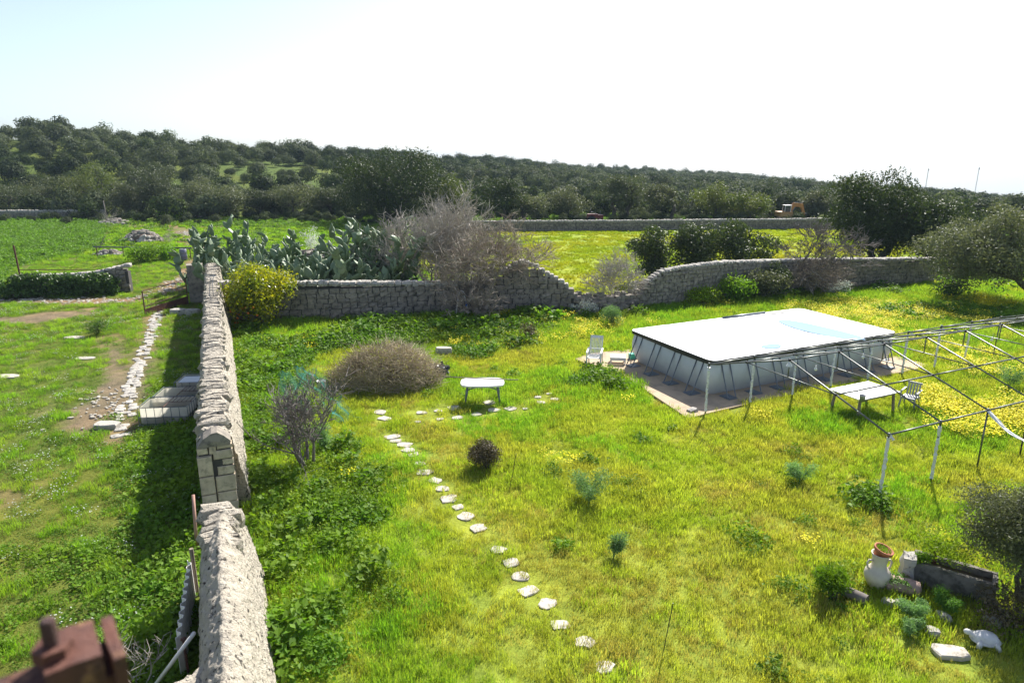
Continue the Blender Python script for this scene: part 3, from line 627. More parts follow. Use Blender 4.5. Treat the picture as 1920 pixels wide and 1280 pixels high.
def tab(pairs):
    a = np.array(pairs, float); return lambda s: float(np.interp(s, a[:, 0], a[:, 1]))
LL = polylen(MIDL); LR = polylen(MIDR)
wl = thing('dry_stone_wall', 'coursed grey dry stone wall behind the citrus bush, broken down at one end', 'stone wall')
MIDP = G(1148, 583)
dry_wall(wl, MIDL + [MIDP], tab([(0, 1.95), (LL[1], ZT(MIDL[1].y, 534)), (LL[2], ZT(MIDL[2].y, 534)), (LL[2] + 2.2, ZT(33, 520) * 1.0 + .05), (LL[2] + 3.4, 2.5), (LL[3] - 2.2, 2.35), (LL[3] - 1.5, 1.95), (LL[3] - .9, 1.6), (LL[3] - .4, 1.2), (LL[3], 1.0), (LL[3] + 3, .85)]), .62, (.34, .66), (.24, .40), ST_GREY, M['greystone'], 3, 290, True, ST_WHITE)
wr = thing('dry_stone_wall', 'grey rubble dry stone wall with bramble hanging over it, behind the pool', 'stone wall')
LD = (MIDR[0] - MIDP).length
dry_wall(wr, [MIDP] + MIDR, tab([(0, .85), (LD - .3, 1.0), (LD + .6, 1.5), (LD + 1.5, 2.0), (LD + 3.0, ZT(MIDR[1].y * .97, 503)), (LD + LR[1], ZT(MIDR[1].y, 494)), (LD + LR[2], ZT(MIDR[2].y, 489)), (LD + LR[3], ZT(MIDR[3].y, 487))]), .65, (.18, .40), (.14, .26), ST_GREY, M['greystone'], 5, 60, True, ST_WHITE, .24, .2)
gap = thing('rubble_heap', 'low heap of fallen wall stones in the gap between the two dry stone walls', 'rubble')
its = []
for i in range(420):
    t = rnd.random(); p = MIDL[3].lerp(MIDR[0], -.05 + 1.1 * t); o = rnd.gauss(0, .45); hh = max(.05, 1.25 - abs(o) * .9) * (.75 + .5 * abs(t - .5))
    sz = rnd.uniform(.14, .34); its.append((i, Vector((p.x + rnd.gauss(0, .1), p.y + o, rnd.uniform(0, hh))), (sz * 1.3, sz, sz * .8), rnd.uniform(0, 6), rnd.uniform(-.5, .5)))
for it in its[:60]: put_stone('stone', ST_GREY[it[0] % 10], gap, it[1], it[2], it[3], it[4])
join_stones('stones', ST_GREY, its[60:], M['greystone'], gap)
FW = [G(880, 434), G(1000, 433), G(1200, 432), G(1400, 430), G(1560, 428), G(1800, 428)]
fw = thing('field_wall', 'long low dry stone wall closing the far side of the yellow field', 'stone wall')
dry_wall(fw, FW, tab([(0, 1.0), (200, 1.05)]), .6, (.3, .6), (.22, .36), ST_GREY, M['greystone'], 9, 0, True, ST_WHITE, .4, .28)
FW2 = [G(-160, 412), G(60, 411), G(195, 410)]
fw2 = thing('field_wall', 'low dry stone wall with pale top stones along the leafy crop field', 'stone wall')
dry_wall(fw2, FW2, tab([(0, .95), (200, .95)]), .6, (.3, .6), (.22, .36), ST_GREY, M['greystone'], 10, 0, True, ST_WHITE, .42, .36)

def rubble_disp(p, sc1, amp):
    d, pts = noise.voronoi(p * sc1, distance_metric='DISTANCE', exponent=2.5)
    e = d[1] - d[0]; a = min(1, e * 3.2)
    return amp * (a * .8 - .5) + noise.noise(p * sc1 * 2.3) * amp * .55 + noise.noise(p * 14) * .012
def swept_wall(name, mat, parent, t0, t1, step, profile, segs_, amp, scl, line=None):
    """rough mortared wall: a cross-section (offset, height) swept along the long wall's line and roughened"""
    pr = [Vector((a, b)) for a, b in profile]; L = [0]
    for a, b in zip(pr[:-1], pr[1:]): L.append(L[-1] + (b - a).length)
    ns = int(abs(t1 - t0) / step) + 1; V = []; nr = []
    cs = []
    for k in range(segs_ + 1):
        s = L[-1] * k / segs_
        for i in range(len(pr) - 1):
            if s <= L[i + 1] + 1e-6:
                q = (s - L[i]) / (L[i + 1] - L[i]); d = (pr[i + 1] - pr[i]).normalized(); cs.append((pr[i].lerp(pr[i + 1], q), Vector((d.y, -d.x)))); break
    for i in range(ns):
        t = t0 + (t1 - t0) * i / (ns - 1); wob = .05 * noise.noise(Vector((t * .5, 3, 1))); hz_ = 1 + .035 * noise.noise(Vector((t * .7, 9, 2)))
        endf = 1.0
        for (q, nn) in cs:
            p = W(t, q.x + wob, q.y * hz_); no = WN * nn.x + Vector((0, 0, nn.y))
            dd = rubble_disp(p, scl, amp); 
            if q.y < .02: dd *= .3
            V.append((p + no * dd)[:])
    m_ = segs_ + 1; Fs = []
    for i in range(ns - 1):
        for k in range(segs_): Fs.append((i * m_ + k, i * m_ + k + 1, (i + 1) * m_ + k + 1, (i + 1) * m_ + k))
    for i in (0, ns - 1):
        c = np.mean(V[i * m_:(i + 1) * m_], 0); V.append(tuple(c)); ci = len(V) - 1
        for k in range(segs_): Fs.append((ci, i * m_ + k + (1 if i else 0), i * m_ + k + (0 if i else 1)))
        Fs.append((ci, i * m_ + (0 if i else segs_), i * m_ + (segs_ if i else 0)))
    mb = MB(); mb.add(V, Fs); return mb.build(name, mat, parent, True)
lw = thing('garden_wall', 'long pale rubble wall with a rounded coping, running back from its squared end', 'stone wall', (0, 0, 0))
prof_far = [(.30, -.05), (.22, .55), (.10, 1.2), (.0, 1.86), (-.10, 2.02), (-.70, 2.02), (-.80, 1.86), (-.80, -.05)]
swept_wall('wall_body', M['rubble'], lw, .32, 29.5, .085, prof_far, 56, .045, 4.2)
rg = random.Random(4); t = .45
cop = [stone_mesh(60 + i, M['rubble'], .62, .08) for i in range(8)]
k = 0
while t < 29.3:
    w = rg.uniform(.10, .24); put_stone('coping_stone', cop[rg.randrange(8)], lw, W(t + w / 2, -.40 + rg.uniform(-.06, .06), 1.97 + rg.uniform(-.03, .03)), (rg.uniform(.50, .76), w * 1.25, rg.uniform(.26, .36)), math.atan2(WN.y, WN.x) + rg.uniform(-.22, .22), rg.uniform(-.35, .2), rg.uniform(-.12, .12)); t += w * rg.uniform(.85, 1.25); k += 1
# squared end: cut blocks with recessed joints
Rm = Matrix.Rotation(math.atan2(WN.y, WN.x), 4, 'Z')
def block(o0, o1, z0, z1, d0=-.02, d1=.34, mt='ashlar', bev=.018):
    mb = MB(); nz = 6; w = o1 - o0; h = z1 - z0; rg2 = random.Random(int(o0 * 1000 + z0 * 7777))
    xs = [0, bev, w / 2, w - bev, w]; zs = [0, bev, h / 2, h - bev, h]; V = []
    for j, zz in enumerate(zs):
        for i, xx in enumerate(xs):
            e = (i in (0, 4)) or (j in (0, 4)); V.append(W(d0 + (bev if e else 0) + rg2.uniform(-.006, .008), o0 + xx + rg2.uniform(-.004, .004), z0 + zz + rg2.uniform(-.004, .004))[:])
    nb_ = len(V)
    for zz in (0, h):
        for xx in (0, w): V.append(W(d1, o0 + xx, z0 + zz)[:])
    Fs = [(j * 5 + i, j * 5 + i + 1, (j + 1) * 5 + i + 1, (j + 1) * 5 + i) for j in range(4) for i in range(4)]
    Fs += [(0, 20, nb_ + 2, nb_), (4, nb_ + 1, nb_ + 3, 24), (20, 24, nb_ + 3, nb_ + 2), (0, nb_, nb_ + 1, 4)]
    mb.add(V, Fs); return mb.build('block', M[mt], lw)
g_ = .012
zc = [0, .62, 1.10, 1.62]
for a, b in zip(zc[:-1], zc[1:]): block(-.82, -.50, a + g_, b - g_, -.06)
for (o0, o1, z0, z1, d) in ((-.48, -.02, .0, .33, 0), (-.48, -.03, .35, .62, -.01), (-.48, -.02, .64, 1.04, -.02), (-.41, -.03, 1.06, 1.28, 0), (-.28, -.02, 1.31, 1.45, .02), (-.47, -.02, 1.48, 1.70, -.01), (-.81, -.56, 1.66, 1.82, -.02), (-.55, -.38, 1.64, 1.83, -.01), (-.37, -.02, 1.73, 1.82, .01)):
    block(o0 + g_ / 2, o1 - g_ / 2, z0, z1, d)
mb = MB(); a = W(.02, -.80, 1.85); V = []
pr2 = [(-.80, 1.84), (-.64, 2.05), (-.45, 2.17), (-.32, 2.18), (-.18, 2.08), (-.04, 1.93), (-.06, 1.84)]
for tt in (-.04, .42): V += [W(tt, o, z)[:] for o, z in pr2]
Fs = [(i, i + 1, 8 + i, 7 + i) for i in range(6)] + [(6, 0, 7, 13)]; V.append(W(-.07, -.42, 1.98)[:]); Fs += [(14, (i + 1) % 7, i) for i in range(7)]; V.append(W(.42, -.42, 1.98)[:]); Fs += [(15, 7 + i, 7 + (i + 1) % 7) for i in range(7)]
mb.add(V, Fs); mb.build('cap_stone', M['greystone'], lw)
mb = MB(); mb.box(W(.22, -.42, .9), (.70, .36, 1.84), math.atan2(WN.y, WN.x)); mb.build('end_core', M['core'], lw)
nw = thing('garden_wall', 'short thick mortared rubble wall in front of the gateway, top rounded and bleached', 'stone wall')
prof_near = [(.36, -.05), (.24, .5), (.10, 1.15), (.0, 1.52), (-.10, 1.74), (-.24, 1.90), (-.34, 1.92), (-.52, 1.74), (-.66, 1.52), (-.72, 1.2), (-.74, -.05)]
swept_wall('wall_body', M['rubble'], nw, -3.15, -8.9, .05, prof_near[::-1], 100, .036, 5.2)
for i in range(8):
    t = -3.15 - i * .19; put_stone('coping_stone', cop[(i * 3) % 8], nw, W(t, -.33 + rg.uniform(-.08, .08), 1.72 - .015 * i + rg.uniform(-.03, .0)), (rg.uniform(.50, .66), rg.uniform(.18, .30), rg.uniform(.36, .44)), math.atan2(WN.y, WN.x) + rg.uniform(-.1, .1), rg.uniform(-.1, .2))
# bottom of the frame: the wall's return towards the yard
rw = thing('garden_wall', 'low rubble return wall joining the short thick wall from the yard side', 'stone wall')
mb = MB(); V = []; Fs = []; A = W(-7.55, -.55); Bq = W(-8.6, -2.6); d = (Bq - A).normalized(); nn = Vector((-d.y, d.x, 0)); prr = [(.35, 0), (.33, 1.25), (.15, 1.5), (-.15, 1.52), (-.33, 1.3), (-.35, 0)]; ns = 40; sg = 30
for i in range(ns + 1):
    for k in range(sg + 1):
        s = k / sg * 5; j = min(4, int(s)); q = s - j; o = prr[j][0] * (1 - q) + prr[j + 1][0] * q; z = prr[j][1] * (1 - q) + prr[j + 1][1] * q
        p_ = A.lerp(Bq, i / ns) + nn * o + Vector((0, 0, z)); dd = rubble_disp(p_, 4, .05); V.append((p_ + (nn * o * 1.5 + Vector((0, 0, z * .5))).normalized() * dd)[:])
for i in range(ns):
    for k in range(sg): Fs.append((i * (sg + 1) + k, i * (sg + 1) + k + 1, (i + 1) * (sg + 1) + k + 1, (i + 1) * (sg + 1) + k))
mb.add(V, Fs); mb.build('wall_body', M['rubble'], rw, True)

# ------------------------------------------------------------------ trees
def lobes_for(rg, c, r, k, lr, flat=.75):
    """clumps spread through an uneven crown"""
    out = []
    for i in range(k):
        d = rg.normal(size=3); d /= np.linalg.norm(d); q = rg.uniform(.45, .95) if i > k // 6 else rg.uniform(0, .4)
        p = np.array(c) + d * np.array(r) * q
        if p[2] < c[2] - r[2] * .75: p[2] = c[2] - r[2] * rg.uniform(.4, .75)
        rr = lr * rg.uniform(.65, 1.25); out.append((p, np.array((rr, rr, rr * flat))))
    return out
def add_leaves(mb, rg, lobes, n, L, asp, out_w=.9, inner=.25):
    w = np.array([l[1][0] ** 2 for l in lobes]); k = rg.choice(len(lobes), n, p=w / w.sum())
    C = np.array([l[0] for l in lobes])[k]; R = np.array([l[1] for l in lobes])[k]
    d = rand_unit(n, rg); d[:, 2] = np.where((d[:, 2] < -.3) & (rg.uniform(0, 1, n) < .6), -d[:, 2], d[:, 2])
    q = np.where(rg.uniform(0, 1, n) < inner, rg.uniform(.3, .85, n), rg.uniform(.82, 1.12, n))[:, None]
    q = q * (1 + .22 * np.sin(d[:, :1] * 7 + C[:, :1] * 3) * np.sin(d[:, 1:2] * 8 + C[:, 1:2]))
    Nn = d * out_w + rand_unit(n, rg); Nn /= np.linalg.norm(Nn, axis=1)[:, None]
    ll = rg.uniform(.7, 1.3, n) * L
    mb.kites(C + d * R * q, rand_unit(n, rg), Nn, ll, ll * asp, .05)
def limb(mb, rg, a, b, r0, r1, n=5, wob=.12, sides=6):
    a = Vector(a); b = Vector(b); L = (b - a).length; pts = []; rad = []
    for i in range(n + 1):
        t = i / n; q = a.lerp(b, t); s_ = math.sin(t * math.pi) * wob * L
        q = q + Vector((rg.normal() * s_ * .6, rg.normal() * s_ * .6, s_ * .5 if i < n else 0)); pts.append(q); rad.append(r0 + (r1 - r0) * t ** .8)
    mb.tube(pts, rad, sides)
def make_tree(name, label, cat, loc, r, cz, nl, L, asp, leaf, k=26, lr=None, trunks=((0, 0),), tr=.18, bark='bark', seed=0, group=None, rz=0.0, shift=(0, 0), flat=.8, limbs=9, inner=.25):
    rg = np.random.default_rng(seed + 1000); root = thing(name, label, cat, loc, rz, group)
    lr = lr or max(r) * .36; lobes = lobes_for(rg, (shift[0], shift[1], cz), r, k, lr, flat)
    mb = MB()
    for (tx_, ty_) in trunks:
        fork = Vector((tx_ * 2.2 + shift[0] * .4, ty_ * 2.2 + shift[1] * .4, max(.3, (cz - r[2]) + .35 * r[2])))
        limb(mb, rg, (tx_, ty_, -.1), fork, tr, tr * .7, 5, .08, 8)
        for l in lobes[::max(1, len(lobes) // limbs)]:
            limb(mb, rg, fork, Vector(l[0]), tr * .55, tr * .12, 5, .10, 5)
    mb.build('trunk', M[bark], root)
    mb = MB(); add_leaves(mb, rg, lobes, nl, L, asp, inner=inner); mb.build('crown', M[leaf], root)
    return root
def px_tree(px, py_base, top, wpx, name, label, leaf, seed, y=None, dy=0, nl=5000, L=.24, asp=.5, k=30, group='trees behind the far field wall', bottom=None, trunks=((0, 0),), tr=.22, rd=1.0, lrf=.34, shiftpx=0, cat='tree', **kw):
    """a tree placed by where its foot stands; its size from the rows and columns it spans there"""
    b = G(px, py_base) if y is None else Vector((XP(px, y), y, 0)); b.y += dy
    if dy: b.x = XP(px, b.y)
    zt = ZT(b.y, top); zb = ZT(b.y, bottom) if bottom else .06 * zt
    d = b.y * CP + HC * SP; rx = wpx * d / F / 2 * .80; cz = (zt + zb) / 2; rzz = (zt - zb) / 2 * .80
    return make_tree(name, label, cat, b, (rx, rx * rd, rzz), cz, nl, L, asp, leaf, k, max(rx, rzz) * lrf, trunks, tr, seed=seed, group=group, shift=(shiftpx * d / F, 0), **kw)

# trees of the hillside: largest 300 stand alone, the rest is one wood
def far_tree(seed, mat, tall=1.0):
    rg = np.random.default_rng(seed); mb = MB(); lobes = lobes_for(rg, (0, 0, 2.0 * tall), (1.7, 1.7, 1.25 * tall), 9, 1.45, .9)
    add_leaves(mb, rg, lobes, 1100, .40, .7, 2.6, .06); me = mb.mesh('hill_tree', mat)
    return me
def far_trunk(seed):
    rg = np.random.default_rng(seed); mb = MB(); limb(mb, rg, (0, 0, -.6), (.2, 0, 1.6), .28, .2, 3, .1, 6)
    for q in range(4): a = q * 1.6; limb(mb, rg, (.2, 0, 1.5), (1.3 * math.cos(a), 1.3 * math.sin(a), 2.7), .16, .05, 3, .1, 5)
    return mb.mesh('trunk', M['bark'])
FARV = [far_tree(i, M['far1']) for i in range(6)] + [far_tree(30 + i, M['far2']) for i in range(5)]
FART = [far_trunk(i) for i in range(3)]
rgf = np.random.default_rng(77)
rr_ = []; 
for ring in np.arange(101, 760, 3.9):
    nst = int(ring * 1.36 / 4.0); a = (np.arange(nst) + rgf.uniform(0, 1, nst)) / nst * 1.36 - .68
    rr_.append(np.stack([np.sin(a) * (ring + rgf.uniform(-2, 2, nst)), np.cos(a) * (ring + rgf.uniform(-2, 2, nst))], 1))
FP = np.concatenate(rr_); px_ = 960 + F * FP[:, 0] / (CP * FP[:, 1]); D_ = np.interp(px_, RP[:, 0], RP[:, 1]); R_ = np.hypot(FP[:, 0], FP[:, 1])
glade = fbm(FP[:, 0], FP[:, 1], 38, 3, 8); open_ = sstep(.58, .66, glade)
open_ = np.maximum(open_, ((px_ > 400) & (px_ < 660) & (R_ > 128) & (R_ < 172)) * .72)
open_ = np.maximum(open_, ((px_ > 900) & (px_ < 1300) & (R_ > 105) & (R_ < 160)) * .55)
keep = (R_ > np.interp(px_, [-100, 200, 700], [124, 106, 100])) & (px_ > -60) & (px_ < 1990) & (R_ < D_ + 8) & (rgf.uniform(0, 1, len(R_)) > open_ * .85 + .04)
FP = FP[keep]; R_ = R_[keep]; px_ = px_[keep]; order = np.argsort(R_); FP = FP[order]; R_ = R_[order]; px_ = px_[order]
fz = hz(FP[:, 0], FP[:, 1]); nF = len(FP); fs = (.5 + .62 * rgf.uniform(0, 1, nF) ** 1.5) * np.where(R_ > 260, 1.0, 1); fr = rgf.uniform(0, 6.28, nF)
dark = fbm(FP[:, 0], FP[:, 1], 30, 2, 15); fi = np.where(rgf.uniform(0, 1, nF) < sstep(.38, .62, dark), 6 + rgf.integers(0, 5, nF), rgf.integers(0, 6, nF))
nu_ = 800; ua = rgf.uniform(-.66, .40, nu_); ur = rgf.uniform(0, 1, nu_) ** .8 * 24 + np.interp(960 + F * np.tan(ua) / CP, [-100, 200, 700, 1600], [118, 99, 90, 90]); UP = np.stack([np.sin(ua) * ur, np.cos(ua) * ur], 1)
scatter('undergrowth', variant_coll('undergrowth_bush', FARV[:3] + FARV[6:9]), np.concatenate([UP, hz(UP[:, 0], UP[:, 1])[:, None] - .1], 1), rgf.uniform(0, 6.28, nu_), rgf.uniform(.12, .38, nu_), rgf.integers(0, 6, nu_), 'thick dark undergrowth under the trees beyond the fields', 'undergrowth')
NI = 300
for i in range(NI):
    o = link('hill_tree', None, None, (FP[i, 0], FP[i, 1], fz[i]), fr[i]); s_ = fs[i]; o.scale = (s_ * rgf.uniform(.9, 1.15), s_ * rgf.uniform(.9, 1.15), s_)
    tag(o, 'silvery olive tree on the wooded hillside' if fi[i] < 6 else 'dark green carob tree on the wooded hillside', 'tree', 'olive trees on the hillside' if fi[i] < 6 else 'carob trees on the hillside')
    link('crown', FARV[fi[i]], o); link('trunk', FART[i % 3], o)
scatter('distant_wood', variant_coll('wood_tree', FARV), np.concatenate([FP[NI:], fz[NI:, None]], 1), fr[NI:], fs[NI:], fi[NI:], 'distant olive and carob wood covering the ridge', 'wood')
print('far trees', nF)

# trees between the fields and the hill, built one by one
px_tree(20, 408, 330, 150, 'olive_tree', 'dark bushy olive tree at the end of the crop field wall', 'olive_dark', 1, dy=5, trunks=((0, 0), (.4, .2)))
px_tree(110, 408, 322, 120, 'olive_tree', 'grey olive tree with a broad crown above the crop field wall', 'olive', 2, dy=7)
px_tree(190, 408, 298, 130, 'olive_tree', 'pale yellowish olive tree behind the wooden pole', 'evergreen', 3, dy=4, nl=6000, L=.2)
px_tree(245, 409, 340, 90, 'olive_tree', 'smaller grey olive tree beside the stone heap', 'olive', 4, dy=2)
px_tree(300, 410, 296, 130, 'carob_tree', 'tall dark tree with open top above the bare track', 'olive_dark', 5, dy=6, nl=6000)
px_tree(375, 411, 325, 110, 'olive_tree', 'rounded grey green olive tree over the white stone wall remains', 'olive', 6, dy=4)
px_tree(430, 412, 340, 110, 'olive_tree', 'low silvery olive tree above the tall end of the cactus hedge', 'olive', 7, dy=3)
px_tree(490, 414, 350, 80, 'olive_tree', 'small dull olive tree behind the dry pale shrub', 'olive_dark', 8, dy=4)
px_tree(550, 414, 335, 110, 'olive_tree', 'silvery olive tree above the middle of the cactus hedge', 'olive', 9, dy=5)
px_tree(620, 414, 345, 100, 'olive_tree', 'dark olive tree at the foot of the great carob', 'olive_dark', 10, dy=6)
px_tree(735, 416, 268, 270, 'carob_tree', 'great dark spreading carob tree behind the prickly pears', 'carob', 11, nl=26000, L=.30, k=70, trunks=((-.3, 0), (.5, .3)), tr=.45, bottom=420, lrf=.26, limbs=16)
px_tree(840, 416, 322, 120, 'olive_tree', 'olive green tree behind the bare fig tree', 'evergreen', 12, dy=3)
px_tree(945, 417, 330, 115, 'carob_tree', 'dark round carob tree just behind the far field wall', 'carob', 13, dy=1, nl=6000, bottom=405)
px_tree(995, 417, 362, 90, 'olive_tree', 'leaning olive tree with a crooked trunk beside the round carob', 'olive', 14, dy=2, trunks=((-.6, 0),))
px_tree(1065, 416, 352, 110, 'olive_tree', 'airy silver olive tree beside the dark red machine', 'olive', 15, dy=4)
px_tree(1162, 416, 320, 125, 'olive_tree', 'tall olive tree on two dark trunks behind the far wall', 'olive_dark', 16, dy=0, nl=7000, trunks=((-.5, 0), (.7, .2)), tr=.34, bottom=400, lrf=.3)
px_tree(1250, 418, 346, 80, 'olive_tree', 'thin olive tree with a twisted bare trunk', 'olive', 17, dy=0, trunks=((.5, 0),), tr=.3, bottom=395, shiftpx=-8)
px_tree(1340, 418, 344, 105, 'olive_tree', 'domed dull green olive tree left of the bright green one', 'evergreen', 18, dy=2, nl=6000)
px_tree(1405, 418, 358, 95, 'evergreen_tree', 'bright green evergreen tree beside the orange excavator', 'evergreen', 19, dy=1)
px_tree(1530, 418, 350, 80, 'olive_tree', 'grey olive tree behind the bucket arm of the excavator', 'olive', 20, dy=4)
px_tree(1475, 418, 372, 70, 'olive_tree', 'low olive tree behind the excavator cab', 'olive_dark', 21, dy=8)
# nearer trees standing over the garden wall
px_tree(1632, None, 303, 240, 'carob_tree', 'tall dark carob tree behind the end of the rubble wall', 'carob', 31, y=57, nl=26000, L=.22, k=64, bottom=512, tr=.34, group=None, lrf=.30, trunks=((0, 0), (1.0, .5)), limbs=14)
px_tree(1735, None, 362, 210, 'carob_tree', 'lower dark carob tree between the tall carob and the grey olive', 'glossy', 32, y=55, nl=17000, L=.21, k=48, bottom=512, tr=.28, group=None)
px_tree(1222, None, 410, 110, 'fig_tree', 'small glossy dark leaved tree nearest the gap in the wall', 'glossy', 33, y=47.5, nl=5000, L=.18, asp=.6, k=24, bottom=535, tr=.12, group=None, lrf=.4, trunks=((0, 0), (.4, .1)))
px_tree(1305, None, 404, 165, 'fig_tree', 'glossy dark leaved tree in the middle of the row behind the rubble wall', 'glossy', 34, y=48.5, nl=9000, L=.18, asp=.6, k=34, bottom=530, tr=.13, group=None)
px_tree(1388, None, 404, 150, 'fig_tree', 'glossy dark leaved tree beside the grey bare tree', 'glossy', 35, y=49.5, nl=8000, L=.18, asp=.6, k=30, bottom=530, tr=.13, group=None)
ol = make_tree('olive_tree', 'large grey green olive tree leaning over the flowery grass by the wall end', 'tree', G(1945, 568), (4.2, 4.0, 2.5), 3.05, 30000, .19, .36, 'olive', 58, 1.05, ((0, 0),), .26, seed=36, shift=(-3.2, .6), limbs=18)
on = make_tree('olive_tree', 'fine leaved grey olive bush shading the stone trough', 'tree', G(1905, 1130), (1.12, 1.1, .95), 1.55, 36000, .07, .30, 'olive', 70, .40, ((0, 0), (.1, .05)), .06, seed=37, shift=(.1, .1), limbs=22, inner=.45)

# ------------------------------------------------------------------ bare trees, brushwood
def bare_tree(name, label, loc, H, spread, r0, seed, mat, stems=3, depth=6, twist=.35, up=.25, cat='tree', nmax=9000, lean=(0, 0), kids=(2, 3), l0=.34, shr=.78, tmin=.005):
    rg = random.Random(seed); root = thing(name, label, cat, loc); P0 = []; P1 = []; Q0 = []; Q1 = []; big = MB()
    from collections import deque
    Q = deque()
    def step(p, d, L, r, dep):
        q = p; n = 3 if dep > 2 else 2; rr = r
        for i in range(n):
            d = (d + Vector((rg.gauss(0, twist), rg.gauss(0, twist), rg.gauss(up * .3, twist * .6))) * .45).normalized(); e = q + d * (L / n); e.z = max(e.z, .02); r2 = max(tmin * .7, rr * .88)
            P0.append(q[:]); P1.append(e[:]); Q0.append(rr); Q1.append(r2); q = e; rr = r2
            if rg.random() < (.6 if dep > 2 else .8):
                s_ = (d + Vector((rg.gauss(0, .8), rg.gauss(0, .8), rg.gauss(.2, .5)))).normalized()
                if dep > 2: Q.append((q, s_, L * .55, max(tmin, rr * .45), dep - 2))
                else: P0.append(q[:]); P1.append((q + s_ * L * .7)[:]); Q0.append(max(tmin, rr * .6)); Q1.append(tmin * .6)
        if dep > 1:
            for k in range(rg.randint(*kids)):
                s_ = (d + Vector((rg.gauss(0, spread), rg.gauss(0, spread), rg.gauss(up, spread * .6)))).normalized(); Q.append((q, s_, L * shr * rg.uniform(.8, 1.15), max(tmin, rr * .68), dep - 1))
    for k in range(stems):
        a = 2 * math.pi * k / stems + rg.uniform(-.4, .4); d = Vector((math.cos(a) * .5 + lean[0], math.sin(a) * .5 + lean[1], 1)).normalized()
        Q.append((Vector((math.cos(a) * r0 * .5, math.sin(a) * r0 * .5, -.05)), d, H * l0, r0 / math.sqrt(stems) * 1.1, depth))
    while Q and len(P0) < nmax: step(*Q.popleft())
    R0 = np.array(Q0); thick = R0 > .02
    for nm, k, sd in (('trunk', thick, 6), ('twigs', ~thick, 3)):
        if k.any(): mb = MB(); mb.segs(np.array(P0)[k], np.array(P1)[k], R0[k], np.array(Q1)[k], sd); mb.build(nm, M[mat], root)
    return root
bare_tree('fig_tree', 'bare brown fig tree with a forked trunk against the coursed wall', G(900, 588) + Vector((0, -.75, 0)), 5.4, .66, .26, 3, 'twig', 2, 8, .42, .03, nmax=26000, l0=.25, shr=.85, tmin=.013)
bare_tree('fig_tree', 'bare pale grey fig tree standing behind the coursed wall', Vector((XP(815, 42.5), 42.5, 0)), 7.0, .55, .24, 8, 'paletwig', 8, 7, .35, .16, nmax=24000, l0=.24, shr=.84, tmin=.014)
bare_tree('bare_tree', 'small leafless shrub with several stems standing beside the long wall', G(578, 878), 3.3, .52, .11, 12, 'greybark', 5, 7, .35, .10, nmax=4600, l0=.27, shr=.81, tmin=.008)
bare_tree('bare_tree', 'grey gnarled leafless tree rising over the rubble wall', Vector((XP(1442, 43.8), 43.8, 0)), 5.0, .6, .16, 15, 'greybark', 1, 8, .5, .05, nmax=4500, l0=.40, lean=(.12, 0), tmin=.018)
bare_tree('bare_shrub', 'tangle of pale dead branches lying over the wall gap', G(1150, 582) + Vector((0, .2, .3)), 3.4, .8, .07, 21, 'paletwig', 9, 6, .5, 0.08, 'shrub', nmax=3600, tmin=.012)
bare_tree('bare_shrub', 'brown leafless bramble tangle spilling down the rubble wall', G(1520, 552), 3.6, .8, .05, 22, 'twig', 12, 6, .5, 0.05, 'shrub', nmax=5000, tmin=.012)
bare_tree('bare_shrub', 'dead twigs sticking up beside the white plastic pipe', G(262, 1296), 1.7, .5, .03, 25, 'paletwig', 3, 5, .3, .2, 'shrub', nmax=260)
bare_tree('bare_shrub', 'grey dry bush on the slope beside the rubble heap', G(318, 455), 1.5, .6, .03, 26, 'paletwig', 9, 5, .4, .1, 'shrub', nmax=900)
bare_tree('bare_shrub', 'thin dry grey shrub at the top of the rubble by the wooden pole', G(205, 428), 2.6, .5, .03, 27, 'paletwig', 7, 5, .4, .2, 'shrub', nmax=800)
# heap of cut brushwood
root = thing('brushwood_heap', 'big rounded heap of dry cut brushwood on the lawn', 'brushwood', G(712, 738) + Vector((0, 1.6, 0)))
rg = np.random.default_rng(5); nb = 5200; a = rg.uniform(0, 6.283, nb); q = np.sqrt(rg.uniform(0, 1, nb)); wob = .78 + .5 * vnoise(a * 1.9 + 3, a * 0 + 5, 4); base = np.stack([q * np.cos(a) * 2.0 * wob, q * np.sin(a) * 1.6 * wob, np.zeros(nb)], 1)
hh = 1.4 * np.sqrt(np.clip(1 - q ** 2, .02, 1)) * (.6 + .75 * fbm(base[:, 0], base[:, 1], .9, 2, 3)); base[:, 2] = hh * rg.uniform(.05, 1.0, nb) ** .7
d = rand_unit(nb, rg); d[:, 2] = np.abs(d[:, 2]) * .5 - .12; d += np.stack([np.cos(a), np.sin(a), np.full(nb, .5)], 1) * .55; d /= np.linalg.norm(d, axis=1)[:, None]
Lq = rg.uniform(.22, .62, nb) * np.where(rg.uniform(0, 1, nb) < .14, 1.9, 1); P0 = base - d * Lq[:, None] * .5; P0[:, 2] = np.maximum(P0[:, 2], .0); P1 = P0 + d * Lq[:, None]; dd = d + rg.normal(0, .35, (nb, 3)); dd /= np.linalg.norm(dd, axis=1)[:, None]; P2 = P1 + dd * Lq[:, None] * .45
mb = MB(); rq = rg.uniform(.005, .011, nb); mb.segs(P0, P1, rq, rq * .8); mb.segs(P1, P2, rq * .8, rq * .4); tag(mb.build('twigs', M['straw'], root), kind='stuff')
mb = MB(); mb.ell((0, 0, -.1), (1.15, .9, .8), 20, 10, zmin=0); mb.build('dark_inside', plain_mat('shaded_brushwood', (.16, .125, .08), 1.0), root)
mb = MB(); k = rg.choice(nb, 4200); C = base[k] * np.array([1.02, 1.02, 1.0]); C[:, 2] = hh[k] * rg.uniform(.3, 1.05, 4200); mb.kites(C, rand_unit(4200, rg), rand_unit(4200, rg), .06, .03); mb.build('leaves', M['lawn'], root)

